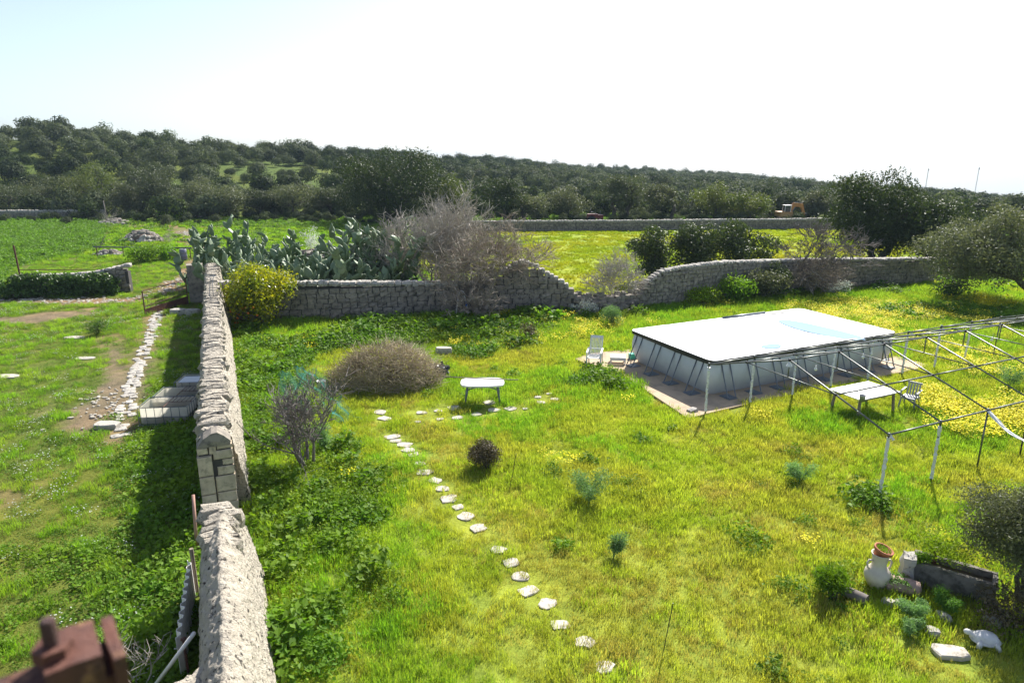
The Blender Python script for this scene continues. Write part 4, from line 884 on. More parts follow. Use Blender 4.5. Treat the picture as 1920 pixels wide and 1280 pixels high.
# ------------------------------------------------------------------ prickly pears: every pad a part
def pad_mesh(seed):
    rg = random.Random(seed); mb = MB(); prof = []; nu, nv = 10, 7; V = []; Fs = []
    for j in range(nv + 1):
        t = j / nv; w = .5 * math.sin(math.pi * (t * .93 + .07) ** .8) ** .75 * .62; w = max(w, .035)
        for k in range(nu):
            a = 2 * math.pi * k / nu; bend = .05 * math.sin(t * 3) * rg.choice((1, 1)); V.append((w * math.cos(a), .075 * math.sin(a) * (.6 + .4 * math.sin(math.pi * t)) + bend, t))
    for j in range(nv):
        for k in range(nu): Fs.append((j * nu + k, j * nu + (k + 1) % nu, (j + 1) * nu + (k + 1) % nu, (j + 1) * nu + k))
    V.append((0, .0, 0)); V.append((0, .05 * math.sin(3), 1.02)); c0, c1 = len(V) - 2, len(V) - 1
    for k in range(nu): Fs.append((c0, (k + 1) % nu, k)); Fs.append((c1, nv * nu + k, nv * nu + (k + 1) % nu))
    mb.add(V, Fs); return mb.mesh('pad', M['pad'], True)
PADS = [pad_mesh(i) for i in range(3)]
def prickly_pear(label, loc, H, seed, n=44, wide=1.0):
    rg = random.Random(seed); root = thing('prickly_pear', label, 'cactus', loc, rg.uniform(0, 6), 'prickly pear hedge behind the coursed wall'); tips = []
    def pad(p, d, side_, s):
        o = link('pad', PADS[rg.randrange(3)], root); o.location = p; z = d.normalized(); x = side_ - z * side_.dot(z); x.normalize(); y = z.cross(x)
        Mx = Matrix((x, y, z)).transposed(); o.rotation_euler = Mx.to_euler(); o.scale = (s * rg.uniform(.85, 1.1), s * 1.1, s); return p + z * s * .96
    nch = 17 if H > 2 else 13
    for k in range(nch):
        a = k * 2.4 + rg.uniform(-.4, .4); rr = 1.25 * wide * math.sqrt((k + .5) / nch); p = Vector((math.cos(a) * rr, math.sin(a) * rr, -.05)); hk = H * rg.uniform(.6, 1.0) * (1.0 - .25 * k / nch)
        d = Vector((math.cos(a) * .25, math.sin(a) * .25, 1)); lev = 0
        while p.z < hk and lev < 9:
            s = rg.uniform(.55, .80); sd = Vector((rg.gauss(0, 1), rg.gauss(0, 1), .1)); d = (d * .5 + Vector((rg.gauss(0, .42) * wide, rg.gauss(0, .42) * wide, rg.uniform(.4, .8)))).normalized()
            q = pad(p, d, sd, s)
            for j in range(rg.choice((1, 1, 2)) if lev else 1):
                nd = (d * .4 + Vector((rg.gauss(0, .7), rg.gauss(0, .7), rg.uniform(.1, .8)))).normalized(); pad(p + d * s * rg.uniform(.5, .9), nd, Vector((rg.gauss(0, 1), rg.gauss(0, 1), .1)), rg.uniform(.48, .70))
            p = q - d * s * rg.uniform(.02, .12); lev += 1
    mb = MB(); mb.tube([(0, 0, -.1), (.05, .02, .5), (.1, -.05, .9)], [.14, .11, .08], 7); mb.build('stem', M['bark'], root); return root
PP = [(405, 44, 3.0, 'tall prickly pear at the gate pillar end of the hedge'), (432, 47, 3.5, 'tallest prickly pear rising above the end of the long wall'), (450, 40.5, 2.0, 'low prickly pear behind the junction of the two walls'), (486, 39.5, 2.3, 'prickly pear right behind the citrus bush'), (520, 43, 2.6, 'prickly pear beneath the pale dry shrub'), (545, 39, 2.1, 'prickly pear beside the citrus bush over the coursed wall'),
      (585, 40, 2.3, 'prickly pear before the grey stone heap'), (615, 38.8, 1.5, 'small prickly pear by the sunny gap in the hedge'), (655, 39.5, 2.6, 'prickly pear between the sunny gap and the bare figs'), (690, 40.5, 3.6, 'high prickly pear under the great carob'), (720, 42, 3.9, 'prickly pear beside the pale bare fig tree'), (668, 43.5, 3.4, 'prickly pear half hidden behind the high one'), (560, 44, 2.6, 'prickly pear in the back row before the stone heap'), (700, 38.8, 1.6, 'low prickly pear with drooping pads by the bare fig')]
for i, (px, y, H, lb) in enumerate(PP): prickly_pear(lb, Vector((XP(px, y), y, 0)), H * 1.12 + .3, 50 + i, 0, 1.25)

# ------------------------------------------------------------------ shrubs and garden plants
def bush(name, label, loc, r, h, n, L, asp, leaf, seed, cat='shrub', k=16, group=None, stem=True):
    rg = np.random.default_rng(seed + 5000); root = thing(name, label, cat, loc, 0, group); lobes = lobes_for(rg, (0, 0, h * .55), (r * .75, r * .75, h * .42), k, r * .38, .9)
    mb = MB(); add_leaves(mb, rg, lobes, n, L, asp, .9, .3); mb.v[-1][:, 2] = np.maximum(mb.v[-1][:, 2], .01); mb.build('foliage', M[leaf], root)
    if stem:
        mb = MB()
        for q in range(6): limb(mb, rg, (rg.normal() * .04, rg.normal() * .04, -.03), Vector(lobes[q][0]), .03, .012, 3, .1, 5)
        mb.build('stems', M['bark'], root)
    return root
ci = bush('citrus_bush', 'yellow green citrus bush with orange fruit in the corner of the walls', G(492, 612), 2.1, 2.95, 11000, .15, .52, 'citrus', 1, 'citrus bush', 44)
rg = random.Random(3)
for i in range(22):
    a = rg.uniform(2.2, 5.0); r_ = rg.uniform(1.1, 1.75); mb = MB(); mb.ell((0, 0, 0), (.06, .06, .058), 8, 5); mb.build('fruit', M['fruit'], ci, True, (math.cos(a) * r_ * .9, math.sin(a) * r_ * .6 - .3, rg.uniform(.35, 1.3)))
bush('round_shrub', 'small dark brown rounded shrub alone on the lawn', G(913, 878), .55, .75, 8000, .055, .45, 'brownbush', 2, k=26)
bush('shrub', 'brown dry shrub in the weeds near the coursed wall', G(995, 640), .7, .85, 1500, .07, .4, 'brownbush', 3)
bush('shrub', 'bluish green feathery shrub in front of the wall gap', G(1148, 612), .75, 1.15, 3000, .08, .3, 'fennel', 4)
bush('shrub', 'pale flowering bush with white heads beside the wall gap', G(1095, 590), .9, .7, 1400, .09, .7, 'white_flower', 5)
bush('shrub', 'pale variegated bush under the rubble wall by the brambles', G(1375, 566), 1.5, 1.35, 2400, .14, .6, 'weed', 6)
bush('shrub', 'tall leafy bush against the rubble wall behind the pool', G(1425, 562), 1.5, 1.9, 3200, .13, .55, 'olive', 7)
bush('shrub', 'dark evergreen bush under the grey gnarled tree', G(1450, 558), 1.2, 2.3, 2800, .12, .5, 'glossy', 8)
bush('shrub', 'white flowering bush at the foot of the rubble wall near the carobs', G(1568, 552), 1.0, .75, 1500, .10, .7, 'white_flower', 9)
bush('shrub', 'low bright green bush at the foot of the rubble wall', G(1320, 572), 1.3, .9, 2200, .11, .6, 'weed_lime', 10)
bush('shrub', 'dark green bush in the yard beside the grass track', G(182, 628), .8, .75, 2200, .06, .4, 'ivy', 11)
bush('shrub', 'pale almond shrub in blossom behind the prickly pears', Vector((XP(592, 53), 53, 0)), 1.3, 3.2, 1800, .09, .6, 'white_flower', 12)
bush('shrub', 'thin pale dry shrub above the prickly pears', Vector((XP(488, 50), 50, 0)), .9, 3.6, 1300, .09, .4, 'olive', 13)
bush('shrub', 'leafy bush below the horizontal rail by the track', G(270, 492), 1.7, 1.1, 2000, .15, .7, 'weed', 14)
bush('shrub', 'second leafy bush below the horizontal rail near the grey drum', G(318, 486), 1.4, .9, 1500, .15, .7, 'weed', 15)
bush('shrub', 'leafy growth over the broken white wall by the bare track', G(330, 412), 3.0, .8, 1600, .22, .7, 'crop', 16)
bush('shrub', 'green bush in the shade of the olive by the flowers', G(1790, 560), 1.4, .8, 1500, .12, .6, 'ivy', 17)
bush('shrub', 'lush weeds heaped against the log by the clay jar', G(1565, 1120), .55, .55, 1600, .16, .14, 'weed', 18)
bush('shrub', 'dark weeds in the shade under the fine leaved olive', G(1890, 1180), .9, .5, 1500, .07, .5, 'brownbush', 19)
bush('shrub', 'weeds and yellow daisies growing in the stone trough', G(1762, 1052, .5), .72, .55, 2200, .06, .4, 'weed_lime', 20, stem=False)
bush('shrub', 'leafy weed sprouting at the trough corner by the upright slab', G(1725, 1068, .3), .26, .5, 700, .05, .4, 'weed', 21)
def fennel(label, loc, H, seed, leaf='fennel', plumes=4):
    rg = np.random.default_rng(seed); root = thing('fennel_plant', label, 'plant', loc, 0, None); mb = MB(); st = MB()
    for q in range(plumes):
        a = rg.uniform(0, 6.28); dx, dy_ = math.cos(a), math.sin(a); top = np.array((dx * H * .45, dy_ * H * .45, H * rg.uniform(.6, 1.0)))
        st.tube([(0, 0, -.02), (dx * .08, dy_ * .08, H * .4), tuple(top * np.array((.8, .8, .85)))], [.014, .011, .006], 5)
        n_ = 420; t = rg.uniform(.35, 1.05, n_); C = top[None] * t[:, None] + rg.normal(0, .10 * H, (n_, 3)) * np.array((1.25, 1.25, .5)); C[:, 2] = np.maximum(C[:, 2], .02)
        mb.kites(C, rand_unit(n_, rg), rand_unit(n_, rg), .10, .014)
    st.build('stem', M['fennel'], root); mb.build('fronds', M[leaf], root); return root
fennel('blue green feathery fennel plant on the open lawn beyond the round shrub', G(1105, 940), .85, 1, plumes=6)
fennel('feathery fennel plant standing before the white table', G(1500, 905), .62, 2)
fennel('small feathery fennel plant alone near the stepping stones', G(1150, 1045), .5, 3, plumes=3)
fennel('feathery fennel tuft under the tent frame by the flowers', G(1890, 728), .8, 4)
fennel('fresh lime green fennel tuft below the stone trough', G(1772, 1148), .4, 5, 'fennel_lime', 4)
fennel('grey green fennel spreading over the white stones by the jar', G(1712, 1158), .42, 6, plumes=5)
fennel('grey green fennel tuft beside the white paving slab', G(1705, 1190), .34, 7, plumes=3)
fennel('feathery fennel in the weeds beside the leafless shrub', G(612, 848), .8, 8, plumes=5)

# ------------------------------------------------------------------ pool on its slab
mb = MB(); npd = len(PAD); zt = .05
mb.add([(p_.x, p_.y, zt) for p_ in PAD] + [(p_.x, p_.y, -.12) for p_ in PAD] + [(PAD[0].lerp(PAD[4], .5).x, PAD[0].lerp(PAD[4], .5).y, zt)], [(i, (i + 1) % npd, npd * 2) for i in range(npd)] + [(npd + i, npd + (i + 1) % npd, (i + 1) % npd, i) for i in range(npd)])
tag(mb.build('pool_slab', M['concrete']), kind='structure')
pool = thing('swimming_pool', 'large rectangular grey frame pool with a white cover holding puddles of rain', 'swimming pool', POOL + Vector((0, 0, zt)), TH)
def rrect(x0, x1, y0, y1, r, n=6):
    P_ = []
    for (cx, cyy, a0) in ((x1 - r, y0 + r, -90), (x1 - r, y1 - r, 0), (x0 + r, y1 - r, 90), (x0 + r, y0 + r, 180)):
        for i in range(n + 1): a = math.radians(a0 + 90 * i / n); P_.append((cx + r * math.cos(a), cyy + r * math.sin(a)))
    return P_
def loop_dense(P_, step):
    out = []
    for i in range(len(P_)):
        a = Vector(P_[i]); b = Vector(P_[(i + 1) % len(P_)]); k = max(1, int((b - a).length / step))
        for j in range(k): out.append(a.lerp(b, j / k))
    return out
mb = MB(); levels = 9; V = []; base = loop_dense(rrect(0, PL, 0, PW, .32), .22); nb = len(base); cxp, cyp = PL / 2, PW / 2
for j in range(levels + 1):
    t = j / levels; bul = .13 * math.sin(math.pi * min(1, t * 1.02)) - .10 * (1 - t) ** 2 * 2.2
    for q in base:
        dx = (q.x - cxp) / (PL / 2); dy_ = (q.y - cyp) / (PW / 2); wv = .012 * math.sin(q.x * 5.2 + q.y * 6.1) * (t * (1 - t) * 4)
        V.append((q.x + (bul + wv) * dx ** 7, q.y + (bul + wv) * dy_ ** 7, t * (PH - .13)))
mb.add(V, [(j * nb + k, j * nb + (k + 1) % nb, (j + 1) * nb + (k + 1) % nb, (j + 1) * nb + k) for j in range(levels) for k in range(nb)]); mb.build('liner', M['liner'], pool, True)
mb = MB(); rim = [(q.x, q.y, PH - .08) for q in loop_dense(rrect(.02, PL - .02, .02, PW - .02, .25), .3)]; rim.append(rim[0]); mb.tube(rim, .055, 8, False); mb.build('top_rail', M['steel'], pool, True)
mb = MB(); o_ = loop_dense(rrect(-.07, PL + .07, -.07, PW + .07, .3), .25); nb = len(o_)
V = [(q.x, q.y, PH + .0) for q in o_] + [(q.x, q.y, PH - .15 - .025 * math.sin(q.x * 2.1 + q.y)) for q in o_]
mb.add(V, [(k, nb + k, nb + (k + 1) % nb, (k + 1) % nb) for k in range(nb)]); mb.build('cover_skirt', M['black'], pool)
mb = MB(); gxn, gyn = 60, 34; V = []
def cz_(x, y):
    e = min(x + .07, PL + .07 - x, y + .07, PW + .07 - y)
    s_ = min(1, max(0, e / .35)); sag = .075 * (1 - math.exp(-((x - 7.6) ** 2 / 3.2 + (y - 3.1) ** 2 / 1.6) * 0)) * s_
    dip = .010 * math.exp(-(((x - 6.7) * .8 + (y - 2.9) * -.2) ** 2 / 3.2 + ((y - 2.95) + (x - 6.7) * .05) ** 2 / 1.2)) + .006 * math.exp(-((x - 3.1) ** 2 / .5 + (y - 1.45) ** 2 / .25))
    return PH + .012 - .02 * s_ - dip + .006 * math.sin(x * 3.1) * math.sin(y * 2.7) * s_
for j in range(gyn + 1):
    for i in range(gxn + 1):
        x = -.07 + (PL + .14) * i / gxn; y = -.07 + (PW + .14) * j / gyn
        rc = .3; qx_ = min(max(x, -.07 + rc), PL + .07 - rc); qy_ = min(max(y, -.07 + rc), PW + .07 - rc); dx, dy_ = x - qx_, y - qy_; dl = math.hypot(dx, dy_)
        if dl > rc: x = qx_ + dx / dl * rc; y = qy_ + dy_ / dl * rc
        V.append((x, y, cz_(x, y) + .008 * noise.noise(Vector((x * 2.2, y * 2.2, 4))) + .004 * noise.noise(Vector((x * 6, y * 2, 1)))))
mb.add(V, [(j * (gxn + 1) + i, j * (gxn + 1) + i + 1, (j + 1) * (gxn + 1) + i + 1, (j + 1) * (gxn + 1) + i) for j in range(gyn) for i in range(gxn)]); cov = mb.build('cover', M['cover'], pool, True)
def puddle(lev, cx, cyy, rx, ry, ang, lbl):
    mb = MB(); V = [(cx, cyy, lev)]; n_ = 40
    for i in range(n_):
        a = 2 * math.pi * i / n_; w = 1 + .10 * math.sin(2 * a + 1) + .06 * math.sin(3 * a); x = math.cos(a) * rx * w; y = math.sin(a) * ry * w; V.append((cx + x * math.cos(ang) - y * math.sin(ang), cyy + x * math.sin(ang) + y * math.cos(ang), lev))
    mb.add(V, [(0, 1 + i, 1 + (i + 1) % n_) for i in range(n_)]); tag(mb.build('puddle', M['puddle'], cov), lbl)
def pool_local(px, py): q = G(px, py, PH + zt) - POOL; return q.dot(E1), q.dot(E2)
a_, b_ = pool_local(1464, 599); a2, b2 = pool_local(1604, 634); puddle(PH + .009, (a_ + a2) / 2 - .1, (b_ + b2) / 2 - .2, math.hypot(a2 - a_, b2 - b_) / 2, .72, math.atan2(b2 - b_, a2 - a_), 'large puddle with sky reflection painted in blue'); a_, b_ = pool_local(1447, 649); puddle(PH + .009, a_, b_, .42, .30, 0, 'small round puddle')
# dark opening in the cover at the far edge
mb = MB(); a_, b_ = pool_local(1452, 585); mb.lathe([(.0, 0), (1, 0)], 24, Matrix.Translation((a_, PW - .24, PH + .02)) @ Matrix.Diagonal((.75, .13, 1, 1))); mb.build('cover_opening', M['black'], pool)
mb = MB(); a2, b2 = pool_local(1345, 594); mb.tube([(a2, PW - .03, PH + .03), (a_ - .6, PW - .02, PH + .03)], .06, 8); mb.build('bare_rail', M['steel'], pool, True)
def pool_leg(p, nrm, tang, name='leg'):
    p = Vector(p); nrm = Vector(nrm); tang = Vector(tang); root_ = MB(); w = .19; out_ = .52
    top = PH - .12; pts = [p - tang * w + Vector((0, 0, top)), p - tang * w + nrm * (out_ * .85) + Vector((0, 0, .10)), p - tang * (w * .8) + nrm * out_ + Vector((0, 0, .035)), p + tang * (w * .8) + nrm * out_ + Vector((0, 0, .035)), p + tang * w + nrm * (out_ * .85) + Vector((0, 0, .10)), p + tang * w + Vector((0, 0, top))]
    root_.tube(pts, .024, 7); lg = root_.build(name, M['steel'], pool, True)
    f = MB(); M3 = Matrix((tang, nrm, Vector((0, 0, 1)))).transposed(); f.box(p + nrm * .30 + Vector((0, 0, .012)), (w * 2 + .04, .52, .02), M=M3); f.build('foot_plate', M['blue_grey'], lg)
for i in range(4): y = PW * (i + .5) / 4; pool_leg((0, y, 0), (-1, 0, 0), (0, 1, 0)); pool_leg((PL, y, 0), (1, 0, 0), (0, 1, 0))
for i in range(8): x = PL * (i + .5) / 8; pool_leg((x, 0, 0), (0, -1, 0), (1, 0, 0)); pool_leg((x, PW, 0), (0, 1, 0), (1, 0, 0))

# ------------------------------------------------------------------ tent frame without its canvas
TO = Vector((9.39, 15.80, 0)); TS, TW, HE, HR = 1.996, 6.61, 1.80, 2.84; NT = 9
tent = thing('tent_frame', 'bare metal frame of a long party tent with plastic wrapped poles beside the pool', 'tent frame', TO, TH)
rg = random.Random(9); mbx = {}
def tb(name, a, b, r=.024, mt='galv', par=None): mb = MB(); mb.tube([a, b], r, 8); return mb.build(name, M[mt], par or tent, True)
for i in range(NT):
    x = i * TS
    for yy, row in ((0, 'f'), (TW, 'b')):
        wrapped = row == 'b' and i < 8 or row == 'f' and i < 2
        lx_, ly_ = rg.uniform(-.03, .03), rg.uniform(-.03, .03)
        po = tb('pole', (x + lx_, yy + ly_, -.1), (x, yy, HE), .024)
        if wrapped:
            mb = MB(); n_ = 26; z0 = .18 if row == 'f' else .12; z1 = HE - rg.uniform(.05, .2)
            mb.tube([(x + lx_ * (1 - k / n_) + rg.gauss(0, .006), yy + ly_ * (1 - k / n_) + rg.gauss(0, .006), z0 + (z1 - z0) * k / n_) for k in range(n_ + 1)], [.037 + rg.uniform(-.006, .013) for k in range(n_ + 1)], 7); mb.build('plastic_wrap', M['wrap'], po)
        mb = MB(); mb.tube([(x, yy, HE - .06), (x, yy, HE + .05)], .034, 8); mb.build('joint', M['galv'], po, True)
        tb('rafter', (x, yy, HE), (x, TW / 2, HR)); 
    tb('collar_tie', (x, TW / 4, (HE + HR) / 2), (x, TW * .75, (HE + HR) / 2), .018); tb('king_post', (x, TW / 2, (HE + HR) / 2), (x, TW / 2, HR), .018)
    mb = MB()
    for yy in (TW / 4, TW * .75): mb.ell((x, yy, (HE + HR) / 2), (.045, .045, .04), 8, 6)
    mb.ell((x, TW / 2, HR), (.05, .05, .045), 8, 6); mb.build('connector', M['black'], tent, True)
    if i < NT - 1:
        for yy, zz in ((0, HE), (TW, HE), (TW / 2, HR), (TW / 4, (HE + HR) / 2), (TW * .75, (HE + HR) / 2)): tb('purlin', (x, yy, zz), (x + TS, yy, zz))
def tentp(i, y, z): return TO + E1 * (i * TS) + E2 * y + Vector((0, 0, z))
def rag(label, pts, w, mt='white_plastic', seed=0):
    rg2 = random.Random(seed); mb = MB(); V = []; n_ = len(pts)
    for k, p_ in enumerate(pts):
        for s_ in (-1, -.3, .4, 1): V.append((p_[0] + s_ * w * .5 * E1.x + rg2.gauss(0, .012), p_[1] + s_ * w * .5 * E1.y + rg2.gauss(0, .012), p_[2] + rg2.gauss(0, .012)))
    mb.add(V, [(k * 4 + j, k * 4 + j + 1, (k + 1) * 4 + j + 1, (k + 1) * 4 + j) for k in range(n_ - 1) for j in range(3)]); o = mb.build('plastic_strip', M[mt]); md = o.modifiers.new('thick', 'SOLIDIFY'); md.thickness = .006
    return tag(o, label, 'plastic strip', 'plastic strips left on the tent frame')
t0 = tentp(2, 0, HE); t1 = tentp(2, 0, HE) + Vector((.62, -1.1, -.55)); rag('long white plastic strip hanging slack from an unwrapped tent pole', [t0.lerp(t1, k / 8) + Vector((0, 0, -.16 * math.sin(math.pi * k / 8))) for k in range(9)] + [t1 + Vector((.35, -.5, -.5)), t1 + Vector((.5, -.8, -1.35))], .17, seed=1)
rag('scrap of white plastic tied at the first corner of the tent frame', [tentp(0, 0, HE + .03) + Vector((k * .03, -.012 * k, -.035 * k)) for k in range(5)], .09, seed=2)
rag('scrap of white plastic flapping at a back pole top of the tent frame', [tentp(5, TW, HE + .06) + Vector((k * .05, 0, -.045 * k)) for k in range(6)], .14, seed=3)
rag('scrap of white plastic at the sixth back pole of the tent frame', [tentp(6, TW, HE + .1) + Vector((k * .03, 0, -.06 * k)) for k in range(6)], .12, seed=4)
def bulb(label, i, y, drop, kind):
    p_ = tentp(i, y, HR if abs(y - TW / 2) < .1 else (HE + HR) / 2); root = thing('hanging_bulb', label, 'light bulb', p_ - Vector((0, 0, drop)), 0, 'bulbs hanging in the tent frame')
    mb = MB(); mb.tube([(0, 0, .06), (.01, 0, drop / 2), (0, 0, drop)], .004, 5); mb.build('cord', M['wrap'], root)
    mb = MB(); mb.tube([(0, 0, .04), (0, 0, .11)], .02, 8); mb.build('socket', M['white_plastic'], root, True)
    mb = MB()
    if kind: mb.lathe([(.02, .06), (.05, .02), (.085, -.05), (.088, -.06)], 12)
    else: mb.ell((0, 0, 0), (.045, .045, .055), 12, 8)
    mb.build('shade' if kind else 'bulb', M['bulb'], root, True)
bulb('white cone lamp hanging at the pool end of the tent ridge', .0, TW / 2, .12, 1); bulb('small bulb on a long cord hanging under the tent ridge near the cone lamp', .55, TW / 2, .42, 0)
bulb('small bulb hanging close under the ridge over the white table', 1.55, TW / 2, .30, 0); bulb('round white bulb hanging over the far part of the tent', 5.4, TW * .6, .28, 0)

# ------------------------------------------------------------------ garden furniture
def local(loc, rz, lab, name, cat, group=None): return thing(name, lab, cat, loc, rz, group)
# white board table in the tent
c4 = [G(1547, 732, .76), G(1625, 707, .76), G(1699, 730, .76), G(1614, 758, .76)]; cc_ = sum(c4, Vector()) / 4; TLx, TWy = 1.95, 1.25
tbl = local(Vector((cc_.x, cc_.y, 0)), TH, 'square white topped table under the tent frame near the pool', 'garden_table', 'table')
mb = MB(); mb.box((0, 0, .74), (TLx, TWy, .03)); mb.build('tabletop', M['white_plastic'], tbl)
mb = MB(); mb.box((0, 0, .742), (TLx + .012, .012, .034)); mb.build('top_joint', M['grey_plastic'], tbl)
for sx in (-1, 1):
    for sy in (-1, 1): mb = MB(); mb.bar((sx * (TLx / 2 - .16), sy * (TWy / 2 - .14), .725), (sx * (TLx / 2 - .10), sy * (TWy / 2 - .10), 0), .07); mb.build('leg', M['wood'], tbl)
for sy in (-1, 1): mb = MB(); mb.bar((-TLx / 2 + .16, sy * (TWy / 2 - .14), .66), (TLx / 2 - .16, sy * (TWy / 2 - .14), .66), .03, .08); mb.build('apron', M['wood'], tbl)
bq = G(1616, 752, .76); root = local(Vector((bq.x, bq.y, .756)), 0, 'small grey bucket standing on the corner of the white table', 'bucket', 'bucket')
mb = MB(); mb.lathe([(0, .012), (.075, .012), (.075, 0), (.10, .20), (.105, .21), (.095, .21), (.072, .02)], 18); mb.build('body', M['grey_plastic'], root, True); mb = MB(); mb.tube([(.1, 0, .2), (.07, 0, .27), (0, 0, .29), (-.07, 0, .27), (-.1, 0, .2)], .004, 5); mb.build('handle', M['steel'], root)
# plastic armchair at the table end
def monobloc(loc, rz, lab):
    r_ = local(loc, rz, lab, 'garden_chair', 'chair'); mb = MB(); mb.box((0, 0, .43), (.46, .46, .02)); mb.box((0, -.23, .41), (.46, .02, .06)); mb.build('seat', M['grey_plastic'], r_)
    bk = MB(); 
    for k in range(5): bk.bar((-.18 + .09 * k, .22, .44), (-.18 + .09 * k, .32, .84), .05, .015, (0, 1, 0))
    bk.bar((-.23, .325, .86), (.23, .325, .86), .03, .07); bk.build('backrest', M['grey_plastic'], r_)
    for sx in (-1, 1):
        for a, b in (((sx * .21, -.2, .42), (sx * .25, -.25, 0)), ((sx * .21, .2, .42), (sx * .25, .28, 0))): mb = MB(); mb.bar(a, b, .05, .03); mb.build('leg', M['grey_plastic'], r_)
        mb = MB(); mb.bar((sx * .25, -.18, .63), (sx * .25, .27, .66), .05, .02); mb.bar((sx * .25, -.18, .63), (sx * .235, -.22, .42), .04, .025); mb.build('armrest', M['grey_plastic'], r_)
q = G(1703, 765); monobloc(q, TH - math.pi / 2 + .3, 'pale grey plastic chair at the end of the white table')
# reclining chair by the pool
ch = local(G(1114, 688) + Vector((0, 0, .05)), math.radians(-14), 'white slatted plastic recliner chair on the slab corner by the pool', 'recliner_chair', 'chair'); WM = M['white_plastic']
bk = link('backrest', None, ch); bk = None
mb = MB(); A0 = Vector((0, .28, .40)); A1 = Vector((0, .72, 1.12)); dA = A1 - A0
for sx in (-1, 1): mb.bar(A0 + Vector((sx * .24, 0, 0)), A1 + Vector((sx * .24, 0, 0)), .05, .035, (0, 1, 0))
mb.bar(A1 + Vector((-.265, 0, 0)) - dA * .05, A1 + Vector((.265, 0, 0)) - dA * .05, .11, .04, dA.cross(Vector((1, 0, 0)))); mb.bar(A0 + Vector((-.24, 0, 0)), A0 + Vector((.24, 0, 0)), .05, .04); m_ = A0 + dA * .33; mb.bar(m_ + Vector((-.24, 0, 0)), m_ + Vector((.24, 0, 0)), .04, .03)
bo = mb.build('backrest', WM, ch)
for k in range(7): mb = MB(); x = -.18 + .06 * k; mb.bar(A0 + Vector((x, 0, 0)), A1 + Vector((x, 0, 0)) - dA * .05, .034, .016, dA.cross(Vector((1, 0, 0)))); mb.build('slat', WM, bo)
mb = MB()
for sx in (-1, 1): mb.bar((sx * .245, .3, .40), (sx * .245, -.28, .42), .05, .05)
so = mb.build('seat', WM, ch)
for k in range(7): mb = MB(); y = .24 - .08 * k; mb.box((0, y, .40), (.44, .05, .018)); mb.build('slat', WM, so)
for sx in (-1, 1):
    mb = MB(); mb.bar((sx * .29, -.26, .62), (sx * .29, .36, .68), .07, .03); mb.build('armrest', WM, ch)
    for a, b in (((sx * .29, -.22, .61), (sx * .28, -.34, 0)), ((sx * .29, .22, .66), (sx * .28, .46, 0))): mb = MB(); mb.bar(a, b, .055, .035); mb.build('leg', WM, ch)
fs_ = local(G(1158, 682) + Vector((0, 0, .05)), math.radians(-6), 'low white slatted plastic footstool between recliner and pool', 'footstool', 'footstool')
for k in range(5): mb = MB(); mb.box((0, -.22 + .11 * k, .30), (.62, .075, .022)); mb.build('slat', WM, fs_)
mb = MB()
for sy in (-1, 1): mb.box((0, sy * .27, .24), (.62, .025, .13))
for sx in (-1, 1): mb.box((sx * .31, 0, .24), (.025, .54, .13))
mb.build('frame', WM, fs_)
for sx in (-1, 1):
    for sy in (-1, 1): mb = MB(); mb.box((sx * .29, sy * .25, .09), (.05, .05, .18)); mb.build('leg', WM, fs_)
root = local(G(1186, 674) + Vector((0, 0, .05)), .4, 'small turquoise plastic box on the slab under the pool corner', 'plastic_box', 'box'); mb = MB(); mb.box((0, 0, .11), (.30, .22, .20)); mb.build('body', plain_mat('turquoise_plastic', (.03, .42, .30), .45), root); mb = MB(); mb.box((0, 0, .222), (.32, .24, .022)); mb.build('lid', plain_mat('turquoise_lid', (.05, .50, .36), .45), root)
# oval table on the lawn
ot = local(G(905, 752), math.radians(2), 'oval white plastic garden table standing on the lawn', 'garden_table', 'table'); TP = M['white_plastic']
mb = MB(); n_ = 44; V = []
for z, g in ((.735, .97), (.742, 1.0), (.735, 1.02), (.68, 1.02), (.68, .99)):
    for k in range(n_):
        a = 2 * math.pi * k / n_; ca, sa = math.cos(a), math.sin(a); x = math.copysign(abs(ca) ** .55, ca) * .76 * g; y = math.copysign(abs(sa) ** .55, sa) * .47 * g; V.append((x, y, z))
V.append((0, 0, .735)); Fs = [(j * n_ + k, (j + 1) * n_ + k, (j + 1) * n_ + (k + 1) % n_, j * n_ + (k + 1) % n_) for j in range(4) for k in range(n_)] + [(len(V) - 1, k, (k + 1) % n_) for k in range(n_)]
mb.add(V, Fs); mb.build('tabletop', TP, ot)
for sx in (-1, 1):
    for sy in (-1, 1): mb = MB(); mb.tube([(sx * .52, sy * .26, .70), (sx * .56, sy * .29, .4), (sx * .62, sy * .33, 0)], [.048, .04, .032], 8); mb.build('leg', M['blue_grey'], ot, True)
for sy in (-1, 1): mb = MB(); mb.tube([(-.53, sy * .27, .52), (-.25, sy * .2, .60), (0, sy * .18, .62), (.25, sy * .2, .60), (.53, sy * .27, .52)], .022, 7); mb.build('brace', M['blue_grey'], ot, True)
pa, pb = G(833, 706, .79), G(972, 712, .77); mb = MB(); mb.tube([pa, pa.lerp(pb, .5) + Vector((0, 0, -.005)), pb], [.018, .02, .017], 7); tag(mb.build('wooden_pole', M['wood'], None, True), 'long thin wooden pole lying across the oval table', 'pole')

